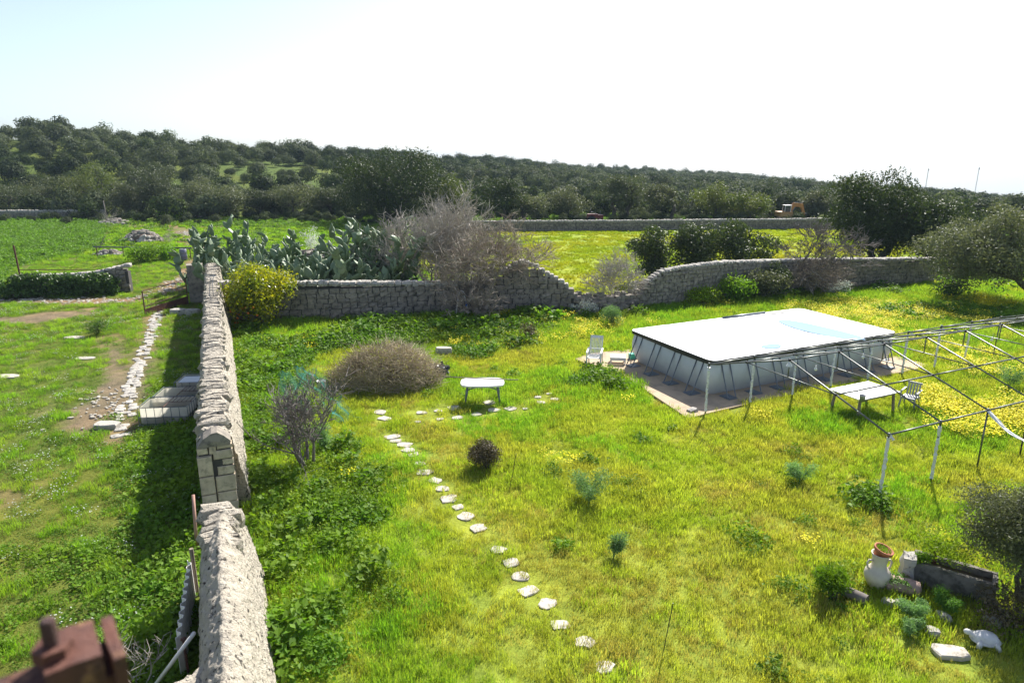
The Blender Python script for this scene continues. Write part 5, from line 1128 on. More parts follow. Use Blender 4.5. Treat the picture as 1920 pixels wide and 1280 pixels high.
# ------------------------------------------------------------------ stepping stones, paving, loose stones
def flat_stone(seed, r, th, mat, asp=.7, jag=.66):
    rg = random.Random(seed); mb = MB(); n_ = 11; V = []; pts = []
    for k in range(n_):
        a = 2 * math.pi * k / n_; ca, sa = math.cos(a), math.sin(a); q = 1 / max(abs(ca), abs(sa)) ** .7 * rg.uniform(jag, 1.05); pts.append((ca * r * q, sa * r * asp * q))
    for z, g in ((-.08, 1.0), (th * .7, 1.0), (th, .9)):
        for (x, y) in pts: V.append((x * g, y * g, z + rg.uniform(-.006, .006)))
    V.append((0, 0, th + .004)); Fs = [(j * n_ + k, j * n_ + (k + 1) % n_, (j + 1) * n_ + (k + 1) % n_, (j + 1) * n_ + k) for j in range(2) for k in range(n_)] + [(3 * n_, 2 * n_ + k, 2 * n_ + (k + 1) % n_) for k in range(n_)]
    mb.add(V, Fs); return mb.mesh('flat_stone', mat)
def strip(name, line, w, mat, z=.004):
    mb = MB(); V = []
    for i, p_ in enumerate(line):
        d = (line[min(i + 1, len(line) - 1)] - line[max(i - 1, 0)]).normalized(); nn = Vector((-d.y, d.x, 0)); V += [(p_ + nn * w)[:2] + (z,), (p_ - nn * w)[:2] + (z,)]
    mb.add(V, [(2 * i, 2 * i + 1, 2 * i + 3, 2 * i + 2) for i in range(len(line) - 1)]); return tag(mb.build(name, mat), kind='structure')
for i, (q, w) in enumerate(STEPS):
    r_ = w * (q.y * CP + HC * SP) / F / 2 * 1.02; put_stone('stepping_stone', flat_stone(900 + i, r_, .02, M['paving'], rnd.uniform(.7, .95), .74), ground, (q.x, q.y, gh(q.x, q.y) + .012), (1, 1, 1), rnd.uniform(-.6, .6), rnd.uniform(-.03, .03), rnd.uniform(-.03, .03))
sp = ground
LP = polylen(PAVE); s_ = 0; k = 0
while s_ < LP[-1]:
    w = rnd.uniform(.22, .42); p_, a_ = along(PAVE, LP, s_); nn = Vector((-math.sin(a_), math.cos(a_), 0))
    for j in range(2):
        if rnd.random() < .82: put_stone('paving_stone', ST_WHITE[rnd.randrange(8)], sp, p_ + nn * ((j - .5) * .27 + rnd.uniform(-.1, .1)) + Vector((0, 0, gh(p_.x, p_.y) - .01)), (w * rnd.uniform(.8, 1.1), rnd.uniform(.2, .34), .10), a_ + rnd.uniform(-.25, .25))
    s_ += w
def slab(label, px, py, r_, th=.06, asp=.7, mat='paving', rz=0): o = link('stone_slab', flat_stone(int(px * 7 + py), r_, th, M[mat], asp, .88)); o.location = G(px, py) + Vector((0, 0, .02)); o.rotation_euler.z = rz; return tag(o, label, 'stone slab')
slab('white paving slab lying alone beside the turtle figure', 1781, 1224, .30, .05, .62, rz=-.12); slab('pale flat stone in the weeds by the dark yard bush', 140, 633, .5, .02, .5); slab('pale flat stone half sunk near the bare earth of the yard', 160, 672, .42, .02, .5); slab('pale flat stone at the outer edge of the yard', 8, 706, .55, .02, .5)
slab('large pale stone at the end of the stone path', 200, 800, .42, .12, .6, 'limestone'); slab('pale block stone in the weeds at the wall foot', 335, 588, .45, .25, .6, 'limestone'); slab('broken pale stone lying by the long wall', 362, 590, .4, .3, .6, 'limestone'); slab('flat white board lying at the edge of the brushwood heap', 832, 664, .38, .3, .5, 'paving')
for lab, px, py, r_ in (('white rock below the clay jar', 1667, 1132, .12), ('second white rock beside the fennel below the jar', 1690, 1136, .11), ('flat pale rock beneath the grey green fennel', 1767, 1158, .13), ('pale rock near the white slab and fennel', 1748, 1188, .13), ('grey rock under the olive beside the turtle', 1862, 1168, .16), ('small grey rock on the slab corner by the first tent pole', 1298, 773, .16)):
    o = link('rock', ST_WHITE[int(px) % 8]); o.location = G(px, py) + Vector((0, 0, r_ * .3)); o.scale = (r_ * 2, r_ * 1.6, r_ * 1.2); o.rotation_euler = (0, .2, px); tag(o, lab, 'rock')
# scattered stones on the track
mk = thing('track_stones', 'broken pale stones strewn over the muddy track across the yard', 'stones'); its = []
LT = polylen(TRACK)
for i in range(1300):
    p_, a_ = along(TRACK, LT, rnd.uniform(0, LT[-1] * .8)); o = rnd.gauss(0, .6); sz = rnd.uniform(.04, .15); its.append((i, p_ + Vector((rnd.gauss(0, .5), o, -.01)), (sz * 1.5, sz, sz * .4), rnd.uniform(0, 6), 0))
LQ = polylen(PATCH2)
for i in range(120):
    p_, a_ = along(PATCH2, LQ, rnd.uniform(0, LQ[-1])); sz = rnd.uniform(.03, .10); its.append((i, p_ + Vector((rnd.gauss(.2, .6), rnd.gauss(0, .3), .01)), (sz * 1.4, sz, sz * .6), rnd.uniform(0, 6), 0))
join_stones('stones', ST_WHITE, its, M['paving'], mk); mk['kind'] = 'stuff'
def heap(label, c, rx, ry, h, n_, smin, smax, parts, meshes, mat, seed):
    rg = random.Random(seed); root = thing('rubble_heap', label, 'rubble', c); its = []
    for i in range(n_):
        a = rg.uniform(0, 6.28); q = math.sqrt(rg.random()); z = h * (1 - q ** 1.6) * rg.uniform(.75, 1.0); sz = rg.uniform(smin, smax); its.append((i, Vector((math.cos(a) * q * rx, math.sin(a) * q * ry, z)), (sz * 1.3, sz, sz * .85), rg.uniform(0, 6), rg.uniform(-.5, .5)))
    its.sort(key=lambda t: t[1].y * .3 - t[2][0])
    for it in its[:parts]: put_stone('stone', meshes[it[0] % len(meshes)], root, it[1], it[2], it[3], it[4])
    join_stones('stones', meshes, its[parts:], mat, root); mb = MB(); mb.ell((0, 0, 0), (rx * .92, ry * .92, h * .85), 16, 6, zmin=0); mb.build('earth', M['soil'], root)
heap('mound of pale rubble beside the track beyond the rail', G(268, 452), 2.0, 1.5, 1.15, 380, .14, .42, 40, ST_WHITE, M['greystone'], 1)
heap('small mound of stones under the wooden pole and plank', G(215, 420), 2.2, 1.4, .6, 200, .15, .45, 20, ST_WHITE, M['greystone'], 2)
heap('grey stone heap behind the prickly pear hedge', Vector((XP(590, 50), 50, 0)), 4.2, 2.0, 1.9, 460, .2, .55, 30, ST_GREY, M['greystone'], 3)
heap('pale low stone heap beside the leafy crop at the rail', G(205, 478), 1.3, .8, .45, 120, .12, .32, 10, ST_WHITE, M['greystone'], 4)
heap('broken remains of a white stone wall beyond the bare track', G(335, 408), 3.6, 1.2, .7, 240, .2, .5, 10, ST_WHITE, M['limestone'], 5)

# ------------------------------------------------------------------ yard outside the long wall
IB0 = G(262, 800); IBR = math.atan2(WN.y, WN.x) - .30
def ibc(label, loc, rz, L_, Wd, Hh, water=True, fill=.5):
    root = thing('water_container', label, 'container', loc, rz, 'cut plastic containers by the long wall'); mb = MB(); t = .02
    x0, x1, y0, y1 = .03, L_ - .03, .03, Wd - .03; o1 = rrect(x0, x1, y0, y1, .10, 3); o2 = rrect(x0 + t, x1 - t, y0 + t, y1 - t, .09, 3); nb = len(o1)
    V = [(a, b, .08) for a, b in o1] + [(a, b, Hh) for a, b in o1] + [(a, b, Hh) for a, b in o2] + [(a, b, .1) for a, b in o2]; V.append((L_ / 2, Wd / 2, .1))
    mb.add(V, [(j * nb + k, j * nb + (k + 1) % nb, (j + 1) * nb + (k + 1) % nb, (j + 1) * nb + k) for j in range(3) for k in range(nb)] + [(4 * nb, 3 * nb + (k + 1) % nb, 3 * nb + k) for k in range(nb)]); mb.build('tank', M['ibc'], root)
    if water: mb = MB(); mb.add([(a, b, Hh * fill) for a, b in o2] + [(L_ / 2, Wd / 2, Hh * fill)], [(nb, k, (k + 1) % nb) for k in range(nb)]); mb.build('water', M['water'], root)
    cg = MB()
    for z in (.06, .30, Hh + .02): cg.tube([(0, 0, z), (L_, 0, z), (L_, Wd, z), (0, Wd, z), (0, 0, z)], .011, 5)
    for k in range(7):
        x = L_ * k / 6
        for y in (0, Wd): cg.tube([(x, y, 0), (x, y, Hh + .03)], .010, 5)
    for k in range(1, 5):
        y = Wd * k / 5
        for x in (0, L_): cg.tube([(x, y, 0), (x, y, Hh + .03)], .010, 5)
    cg.build('cage', M['steel'], root)
    gr = MB()
    if water:
        gr.tube([(L_ * .52, 0, Hh + .03), (L_ * .52, Wd, Hh + .03)], .013, 5)
        for k in range(5): x = L_ * (.6 + .09 * k); gr.tube([(x, Wd * .45, Hh + .035), (x, Wd, Hh + .035)], .009, 5)
        gr.tube([(L_ * .52, Wd * .45, Hh + .035), (L_, Wd * .45, Hh + .035)], .009, 5); gr.build('top_grate', M['rust'], root)
    return root
M['ibc'] = plain_mat('white_tank_plastic', (.72, .70, .64), .45, col2=(.62, .59, .52), nscale=4, dirt=(.40, .30, .17), dscale=2.5, dpos=(.55, .75))
_n = M['ibc'].node_tree; _p = [q for q in _n.nodes if q.type == 'BSDF_PRINCIPLED'][0]; _o = [q for q in _n.nodes if q.type == 'OUTPUT_MATERIAL'][0]; _t = _n.nodes.new('ShaderNodeBsdfTranslucent'); _t.inputs[0].default_value = (.85, .83, .76, 1); _m = _n.nodes.new('ShaderNodeMixShader'); _m.inputs[0].default_value = .72
_n.links.new(_p.outputs[0], _m.inputs[1]); _n.links.new(_t.outputs[0], _m.inputs[2]); _n.links.new(_m.outputs[0], _o.inputs[0])
ex, ey = Vector((math.cos(IBR), math.sin(IBR), 0)), Vector((-math.sin(IBR), math.cos(IBR), 0))
ibc('cut white plastic container in a steel cage holding water, at the end of its row', IB0, IBR, 1.55, 1.02, .62); ibc('cut white plastic container in a steel cage holding water, middle of its row', IB0 + ey * 1.08 + ex * .06, IBR, 1.5, 1.02, .62); ibc('uncut pale plastic container in a cage, behind the two filled ones', IB0 + ey * 2.25 + ex * .35, IBR, 1.6, 1.0, .72, True, .97)
# ivy wall
A = G(22, 556); Bq = G(243, 548); d = (Bq - A).normalized(); nn = Vector((-d.y, d.x, 0)); iv = thing('ivy_wall', 'low stone wall smothered in dark ivy beside the track, its end bare', 'stone wall')
dry_wall(iv, [A + nn * .5, Bq + nn * .5], tab([(0, 1.05), ((Bq - A).length - 2.2, 1.1), ((Bq - A).length, 1.6)]), .7, (.3, .55), (.22, .34), ST_GREY, M['greystone'], 31, 40, True, ST_WHITE, .32, .26)
rg = np.random.default_rng(8); lob = []
for i in range(64):
    t = rg.uniform(-.04, .9); zz = rg.uniform(.05, 1.25) * (1 - .3 * t ** 3); rr = rg.uniform(.22, .46); oo = .15 - .75 * (1 - zz / 1.5) - rg.uniform(0, .3); lob.append((np.array((A.x + (Bq.x - A.x) * t + nn.x * oo, A.y + (Bq.y - A.y) * t + nn.y * oo, zz)), np.array((rr * 1.3, rr, rr))))
mb = MB(); add_leaves(mb, rg, lob, 7500, .15, .8, 1.3, .1); mb.v[-1][:, 2] = np.maximum(mb.v[-1][:, 2], .02); tag(mb.build('ivy', M['ivy'], iv), kind='stuff')
rl = thing('rusty_rail', 'thin rusty rail on a rusty post along the ivy wall', 'rail'); pq = G(42, 552) + nn * .2; mb = MB(); mb.tube([pq, pq + Vector((-.08, 0, ZT(pq.y, 460)))], .055, 7); mb.build('post', M['rust'], rl)
mb = MB(); e1 = Bq + nn * .2 + Vector((0, 0, 1.6)); mb.tube([pq + Vector((-.05, 0, 1.55)), pq.lerp(e1, .45) + Vector((0, 0, .78 + .0)), pq.lerp(e1, .8) + Vector((0, 0, .2))], .025, 6); mb.build('bar', M['rust'], rl)
# rail across the track with its drum
rb = thing('barrier_rail', 'long grey horizontal rail across the track resting on posts', 'rail'); a_, b_ = G(178, 484), G(362, 486); za = ZT(a_.y, 463)
mb = MB(); mb.tube([a_ + Vector((0, 0, za)), b_ + Vector((0, 0, ZT(b_.y, 465)))], .06, 7); mb.build('bar', M['galv'], rb)
for f in (.03, .3, .98): p_ = a_.lerp(b_, f); mb = MB(); mb.tube([p_ - Vector((0, 0, .05)), p_ + Vector((0, 0, za))], .035, 6); mb.build('post', M['rust'], rb)
dr = thing('plastic_drum', 'grey blue plastic drum hanging under the end of the long rail', 'drum', G(345, 487)); mb = MB(); mb.lathe([(0, .02), (.26, .02), (.28, .06), (.28, .3), (.30, .33), (.28, .36), (.28, .60), (.30, .63), (.28, .66), (.28, .86), (.25, .9), (0, .9)], 18); mb.build('body', plain_mat('faded_blue_plastic', (.17, .17, .24), .55), dr, True); mb = MB(); mb.tube([(.1, .05, .89), (.1, .05, .93)], .05, 10); mb.build('cap', M['black'], dr)
wp_ = G(178, 470); pk = thing('leaning_plank', 'pale weathered planks propped in a wedge by the leafy crop', 'planks', wp_); mb = MB(); mb.bar((.3, 0, 0), (.95, .3, ZT(wp_.y, 443)), .14, .06); mb.build('plank', M['palewood'] if 'palewood' in M else M['wood'], pk); mb = MB(); mb.bar((-.3, 0, .02), (.75, .3, .62), .12, .05); mb.build('plank', M['wood'], pk)
vp = G(201, 420); mb = MB(); mb.tube([vp - Vector((0, 0, .1)), vp + Vector((-.05, 0, ZT(vp.y, 376)))], [.10, .06], 7); tag(mb.build('wooden_pole', M['greybark'], None, True), 'grey upright wooden pole at the corner of the far wall', 'pole')
# gate pillar and small gate at the far end of the long wall
gpx = W(28.2, -1.35); gpl = thing('gate_pillar', 'square stone gate pillar in shadow beside the far end of the long wall', 'pillar', gpx, math.atan2(WN.y, WN.x))
for z0, z1, g in ((0, .55, 1), (.56, 1.15, .98), (1.16, 1.72, 1), (1.73, 2.25, .97)): mb = MB(); mb.box((0, 0, (z0 + z1) / 2), (.9 * g, .8 * g, z1 - z0)); mb.build('block', M['greystone'], gpl)
ga = W(27.4, -1.9); gb = W(25.2, -4.0); gt = thing('iron_gate', 'rusty wire gate with a sheet metal foot standing open by the pillar', 'gate'); hg = 1.35
mb = MB(); mb.tube([ga, ga + Vector((0, 0, hg + .2))], .03, 6); mb.tube([gb, gb + Vector((0, 0, hg))], .035, 6); mb.tube([ga + Vector((0, 0, hg + .15)), gb + Vector((0, 0, hg))], .022, 6); mb.tube([ga + Vector((0, 0, .7)), gb + Vector((0, 0, .5))], .02, 6); mb.build('frame', M['rust'], gt)
mb = MB(); mb.add([(ga + Vector((0, 0, .04)))[:], (gb + Vector((0, 0, .04)))[:], (gb + Vector((0, 0, .34)))[:], (ga + Vector((0, 0, .5)))[:]], [(0, 1, 2, 3)]); so_ = mb.build('sheet', M['rust'], gt); so_.modifiers.new('thick', 'SOLIDIFY').thickness = .012
mb = MB()
for k in range(1, 12): f = k / 12; mb.tube([ga.lerp(gb, f) + Vector((0, 0, .5)), ga.lerp(gb, f) + Vector((0, 0, hg + .15 * (1 - f)))], .006, 4)
mb.build('wires', M['rust'], gt)
# gateway beside the near wall
gl = thing('sheet_gate', 'corrugated pale sheet gate leaf folded back along the short thick wall', 'gate'); mb = MB(); V = []; n_ = 40; t0_, t1_ = -3.2, -5.6
for k in range(n_ + 1):
    t = t0_ + (t1_ - t0_) * k / n_; o = -.98 + .035 * (1 if (k // 2) % 2 else -1); V += [W(t, o - .12 * k / n_, .06)[:], W(t, o - .12 * k / n_, .82)[:]]
mb.add(V, [(2 * k, 2 * k + 1, 2 * k + 3, 2 * k + 2) for k in range(n_)]); q = mb.build('sheet', M['white_plastic'], gl); q.modifiers.new('thick', 'SOLIDIFY').thickness = .01
mb = MB(); mb.tube([W(-3.2, -.93, 0), W(-3.2, -.93, 1.05)], .04, 7); mb.build('hinge_post', M['wood'], gl); mb = MB(); mb.tube([W(-5.65, -1.02, 0), W(-5.65, -1.02, .8)], .022, 7); mb.ell(W(-5.65, -1.02, .8), (.05, .05, .03), 8, 5); mb.build('bolt', M['rust'], gl)
mb = MB(); mb.tube([W(-1.2, -.98, 0), W(-1.2, -.95, .6), W(-1.0, -.93, 1.15)], .035, 7); tag(mb.build('wooden_post', plain_mat('pinkish_timber', (.42, .24, .18), .8), None, True), 'reddish wooden post standing in the gateway by the squared wall end', 'post')
mb = MB(); mb.tube([W(17, -.32, 2.30), W(20, -.36, 2.33), W(23.5, -.30, 2.31)], .018, 6); tag(mb.build('iron_bar', M['black'], None, True), 'thin dark iron bar lying along the coping of the long wall', 'bar')
wa, wb = G(286, 1290, .25), G(364, 1186, 1.35); mb = MB(); mb.tube([wa, wb], .032, 8); tag(mb.build('plastic_pipe', M['white_plastic'], None, True), 'straight white plastic pipe leaning up beside the short thick wall', 'pipe')
for lab, p0, p1 in (('thin dark rod pushed into the lawn near the round shrub', (955, 918), (968, 850)), ('thin dark rod pushed into the lawn by the last stepping stones', (1243, 1222), (1262, 1130))):
    a_ = G(*p0); mb = MB(); mb.tube([a_ - Vector((0, 0, .03)), Vector((XP(p1[0], a_.y, ZT(a_.y, p1[1])), a_.y, ZT(a_.y, p1[1])))], .008, 6); tag(mb.build('garden_stake', M['black']), lab, 'stake')

# ------------------------------------------------------------------ netting, bag, bucket, ladder frame
def net(label, pts, w, seed):
    """strip of woven netting: thin crossing strands"""
    rg = random.Random(seed); root = thing('garden_net', label, 'netting'); P_ = [Vector(q) for q in pts]; L_ = polylen(P_); ns = int(L_[-1] / .05); nw = int(w / .05); grid = []
    for i in range(ns + 1):
        p_, a_ = along(P_, L_, L_[-1] * i / ns); row = []
        for j in range(nw + 1): q = (j / nw - .5) * w; row.append((p_.x + q * .9 + .06 * math.sin(i * .31 + j * .4), p_.y + q * .35 + .05 * math.sin(i * .22 + j), p_.z + .10 * math.sin(i * .17 + j * .35) + .06 * math.sin(j * .9)))
        grid.append(row)
    g = np.array(grid); mb = MB(); r0 = np.full(ns * (nw + 1), .0035); mb.segs(g[:-1].reshape(-1, 3), g[1:].reshape(-1, 3), r0, r0, 3); r1 = np.full((ns + 1) * nw, .0035); mb.segs(g[:, :-1].reshape(-1, 3), g[:, 1:].reshape(-1, 3), r1, r1, 3)
    mb.build('mesh', M['net'], root); return root
net('green plastic netting draped beside the leafless shrub', [G(566, 690, .9), G(590, 715, .75), G(612, 742, .4), G(640, 775, .15), G(655, 794, .05)], .75, 1)
net('piece of green netting hanging through the leafless shrub stems', [G(545, 700, 1.2), G(552, 735, .8), G(560, 775, .3)], .9, 2)
bk_ = thing('bucket', 'white plastic bucket behind the leafless shrub at the brushwood edge', 'bucket', G(603, 730)); mb = MB(); mb.lathe([(0, .01), (.13, .01), (.165, .34), (.175, .35), (.155, .35), (.125, .03), (0, .03)], 20); mb.build('body', M['white_plastic'], bk_, True); mb = MB(); mb.tube([(.165, 0, .32), (.12, 0, .42), (0, 0, .46), (-.12, 0, .42), (-.165, 0, .32)], .005, 5); mb.build('handle', M['steel'], bk_)
bg = thing('rubbish_bag', 'crumpled black bag lying against the brushwood heap', 'bag', G(826, 706)); mb = MB(); mb.ell((0, 0, .24), (.36, .3, .27), 22, 14); V = mb.v[-1]
for i in range(len(V)): v = Vector(V[i]); V[i] = (v + (v - Vector((0, 0, .24))).normalized() * (noise.noise(v * 6) * .12 + noise.noise(v * 15) * .05))[:]
mb.build('body', plain_mat('black_plastic', (.012, .012, .013), .28), bg); mb = MB(); mb.tube([(.05, 0, .46), (.09, .02, .55), (.05, .03, .62)], [.05, .035, .06], 8); mb.build('neck', M['black'], bg)
lf = G(868, 590) + Vector((0, -.75, 0)); ld = thing('step_ladder', 'white tubular ladder frame standing against the coursed wall by the fig', 'ladder', lf); hl = ZT(lf.y, 548)
for yy, hh_ in ((0, hl), (.12, hl + .06)):
    mb = MB(); pts = [(-.34, yy, -.05), (-.26, yy, hh_ * .45), (-.17, yy, hh_ * .82), (-.10, yy, hh_ * .97), (.0, yy, hh_), (.10, yy, hh_ * .97), (.17, yy, hh_ * .82), (.28, yy, hh_ * .45), (.38, yy, -.05)]; mb.tube(pts, .03, 7); mb.build('rail', M['white_plastic'], ld, True)
for z in (.35, .68): mb = MB(); mb.box((.33 - z * .1, .06, z), (.1, .26, .035)); mb.build('step', M['white_plastic'], ld)
mb = MB(); mb.box((.25, -.05, .8), (.09, .05, .26)); mb.build('bracket', M['blue'], ld)

# ------------------------------------------------------------------ stone trough corner
tc = G(1788, 1108); ta = math.atan2((G(1838, 1112) - G(1738, 1082)).y, (G(1838, 1112) - G(1738, 1082)).x); tr_ = thing('stone_trough', 'old dark stone trough planted with weeds beside the clay jar', 'trough', Vector((tc.x, tc.y + .1, 0)), ta)
Lx, Ly, Hh, t = 1.45, .55, .50, .085; mb = MB(); seg = 30
def rough_box(mb, x0, x1, y0, y1, z0, z1, seed, a=.02, k=10):
    V = []; Fs = []; nx_ = max(2, int((x1 - x0) / .06)); ny_ = max(2, int((y1 - y0) / .06)); nz_ = max(2, int((z1 - z0) / .06)); idx = {}
    def vert(i, j, l):
        if (i, j, l) not in idx:
            p_ = Vector((x0 + (x1 - x0) * i / nx_, y0 + (y1 - y0) * j / ny_, z0 + (z1 - z0) * l / nz_)); c = Vector(((x0 + x1) / 2, (y0 + y1) / 2, (z0 + z1) / 2))
            q = p_ + Vector((noise.noise(p_ * k + Vector((seed, 0, 0))), noise.noise(p_ * k + Vector((0, seed, 5))), noise.noise(p_ * k + Vector((9, 0, seed))))) * a; idx[(i, j, l)] = len(V); V.append(q[:])
        return idx[(i, j, l)]
    for i in range(nx_):
        for j in range(ny_): Fs += [(vert(i, j, 0), vert(i, j + 1, 0), vert(i + 1, j + 1, 0), vert(i + 1, j, 0)), (vert(i, j, nz_), vert(i + 1, j, nz_), vert(i + 1, j + 1, nz_), vert(i, j + 1, nz_))]
        for l in range(nz_): Fs += [(vert(i, 0, l), vert(i + 1, 0, l), vert(i + 1, 0, l + 1), vert(i, 0, l + 1)), (vert(i, ny_, l), vert(i, ny_, l + 1), vert(i + 1, ny_, l + 1), vert(i + 1, ny_, l))]
    for j in range(ny_):
        for l in range(nz_): Fs += [(vert(0, j, l), vert(0, j, l + 1), vert(0, j + 1, l + 1), vert(0, j + 1, l)), (vert(nx_, j, l), vert(nx_, j + 1, l), vert(nx_, j + 1, l + 1), vert(nx_, j, l + 1))]
    mb.add(V, Fs)
for nm, b_ in (('side', (-Lx / 2, Lx / 2, -Ly / 2, -Ly / 2 + t, -.03, Hh)), ('side', (-Lx / 2, Lx / 2, Ly / 2 - t, Ly / 2, -.03, Hh)), ('end', (-Lx / 2, -Lx / 2 + t, -Ly / 2 + t - .003, Ly / 2 - t + .003, -.03, Hh - .01)), ('end', (Lx / 2 - t, Lx / 2, -Ly / 2 + t - .003, Ly / 2 - t + .003, -.03, Hh - .01))):
    mb = MB(); rough_box(mb, *b_, 3, .018); mb.build(nm, M['trough'], tr_)
mb = MB(); mb.box((0, 0, Hh * .38), (Lx - t, Ly - t, Hh * .7)); mb.build('earth', M['soil'], tr_)
us = G(1697, 1090); root = thing('upright_stone', 'upright pale stone slab standing at the trough end nearest the jar', 'stone', us, ta + .2); mb = MB(); rough_box(mb, -.11, .11, -.17, .17, -.05, .62, 8, .06, 5); mb.build('slab', M['limestone'], root)
ps = G(1750, 1060, .3); root = thing('pipe_stub', 'short pipe with a pale round cap rising from the trough weeds', 'pipe', Vector((ps.x, ps.y, .3))); mb = MB(); mb.tube([(0, 0, -.1), (0, 0, .42)], .04, 9); mb.build('pipe', M['rust'], root); mb = MB(); mb.lathe([(0, .42), (.07, .42), (.07, .445), (.03, .45), (0, .44)], 16); mb.build('cap', M['ceramic'], root)
jp = G(1642, 1098); jar = thing('clay_jar', 'pale two handled clay jar standing by the trough with a pot in its neck', 'jar', jp); mb = MB()
mb.lathe([(0, 0), (.14, .0), (.15, .02), (.20, .10), (.245, .20), (.255, .27), (.235, .36), (.18, .43), (.145, .47), (.135, .52), (.14, .60), (.155, .68), (.17, .74), (.175, .76), (.155, .76), (.13, .62), (0, .60)], 30); mb.build('body', M['ceramic'], jar, True)
for sx in (-1, 1): mb = MB(); mb.tube([(sx * .138, 0, .60), (sx * .21, 0, .61), (sx * .245, 0, .55), (sx * .23, 0, .45), (sx * .19, 0, .41)], [.022, .022, .02, .02, .024], 8); mb.build('handle', M['ceramic'], jar, True)
pt = thing('flower_pot', 'tilted terracotta pot of green seedlings set in the mouth of the clay jar', 'flower pot', jp + Vector((.02, 0, .76))); R_t = Matrix.Rotation(math.radians(14), 4, 'Y') @ Matrix.Rotation(math.radians(8), 4, 'X')
mb = MB(); mb.lathe([(0, -.10), (.12, -.10), (.165, .06), (.185, .06), (.19, .115), (.165, .115), (.155, .07), (0, .075)], 26, R_t); mb.build('body', M['terracotta'], pt, True)
rg = np.random.default_rng(3); n_ = 260; a = rg.uniform(0, 6.28, n_); q = np.sqrt(rg.uniform(0, 1, n_)) * .14; C = np.stack([q * np.cos(a), q * np.sin(a), rg.uniform(.08, .13, n_)], 1) @ np.array(R_t.to_3x3()).T; mb = MB(); mb.kites(C, rand_unit(n_, rg), rand_unit(n_, rg), .035, .02); mb.build('seedlings', M['weed'], pt)
lp = G(1700, 1112); lj = thing('fallen_jar', 'ribbed pinkish clay jar lying on its side planted with green moss', 'jar', lp, ta + .15); R_l = Matrix.Rotation(math.radians(90), 4, 'Y'); prof = []
for k in range(15): f = k / 14; prof.append(((.17 - .06 * max(0, f - .6) ** 1.0) * (1 + .035 * (k % 2)) if f < .97 else .03, -.38 + .62 * f))
mb = MB(); mb.lathe([(.0, -.38)] + prof, 22, Matrix.Translation((0, 0, .15)) @ R_l); mb.build('body', M['pinkclay'], lj, True)
n_ = 900; C = np.stack([rg.uniform(-.42, .05, n_), rg.normal(0, .10, n_), np.zeros(n_)], 1); C[:, 2] = .20 + .14 * np.sqrt(np.clip(1 - ((C[:, 0] + .19) / .26) ** 2, 0, 1)) * rg.uniform(.4, 1, n_); mb = MB(); Nn = rand_unit(n_, rg) + np.array([0, 0, 1.]); Nn /= np.linalg.norm(Nn, axis=1)[:, None]; mb.kites(C, rand_unit(n_, rg), Nn, .045, .028); mb.build('moss_plant', M['fennel_lime'], lj)
lg_a, lg_b = G(1586, 1108, .1), G(1622, 1124, .1); lg_ = thing('log', 'short grey weathered log lying beside the clay jar', 'log', lg_a); dv = lg_b - lg_a; mb = MB(); mb.tube([(-dv * .25)[:], (dv * .3)[:], (dv * .75)[:], (dv * 1.1)[:]], [.10, .11, .115, .11], 12, False); mb.build('bark', M['greybark'], lg_, True); mb = MB(); mb.tube([(dv * 1.06)[:], (dv * 1.102)[:]], .106, 12); mb.tube([(-dv * .252)[:], (-dv * .2)[:]], .096, 12); mb.build('cut_end', M['wood'], lg_)
tp = G(1846, 1204); tu = thing('turtle_figure', 'white stone turtle figure on the grass by the white slab', 'figure', tp, math.radians(165)); mb = MB(); mb.ell((0, 0, .08), (.215, .165, .135), 26, 10, zmin=-.3); V = mb.v[-1]
for i in range(len(V)):
    v = Vector(V[i]); d_, _ = noise.voronoi(v * 13, distance_metric='DISTANCE', exponent=2.5); v += (v - Vector((0, 0, .1))).normalized() * .012 * min(1, (d_[1] - d_[0]) * 2.5); V[i] = v[:]
mb.build('shell', M['turtle'], tu, True)
mb = MB(); ring = [(math.cos(q_) * .225, math.sin(q_) * .175, .062) for q_ in np.linspace(0, 2 * math.pi, 29)]; mb.tube(ring, .024, 7, False); mb.build('shell_rim', M['turtle'], tu, True)
mb = MB(); mb.tube([(.16, 0, .09), (.23, 0, .13), (.27, 0, .16)], [.055, .045, .04], 10); mb.ell((.30, 0, .175), (.065, .05, .05), 14, 10); mb.build('head', M['turtle'], tu, True)
for sx, sy in ((.14, 1), (.14, -1), (-.14, 1), (-.14, -1)): mb = MB(); mb.tube([(sx * .7, sy * .10, .09), (sx * 1.05, sy * .18, .05), (sx * 1.2, sy * .215, .0)], [.05, .045, .04], 9); mb.build('leg', M['turtle'], tu, True)
mb = MB(); mb.tube([(-.2, 0, .07), (-.28, 0, .04)], [.03, .008], 8); mb.build('tail', M['turtle'], tu, True)

# ------------------------------------------------------------------ far things
ex_p = G(1480, 419) + Vector((0, 2.2, 0)); ex_p.x = XP(1474, ex_p.y); xc = thing('excavator', 'orange excavator with folded arm parked behind the far field wall', 'excavator', ex_p, .1); xc.scale = (.8, .8, .88); OP = M['orange_paint']
for sy in (-.9, .9):
    mb = MB(); prf = [(-1.3, .18), (-1.15, .0), (1.15, .0), (1.3, .18), (1.3, .42), (1.15, .6), (-1.15, .6), (-1.3, .42)]; V = [(x, sy - .22, z) for x, z in prf] + [(x, sy + .22, z) for x, z in prf]; V += [(0, sy - .22, .3), (0, sy + .22, .3)]
    mb.add(V, [(k, (k + 1) % 8, 8 + (k + 1) % 8, 8 + k) for k in range(8)] + [(16, (k + 1) % 8, k) for k in range(8)] + [(17, 8 + k, 8 + (k + 1) % 8) for k in range(8)]); mb.build('track', M['tyre'], xc)
mb = MB(); mb.box((-.1, 0, .72), (1.3, 1.2, .24)); mb.build('undercarriage', M['black'], xc)
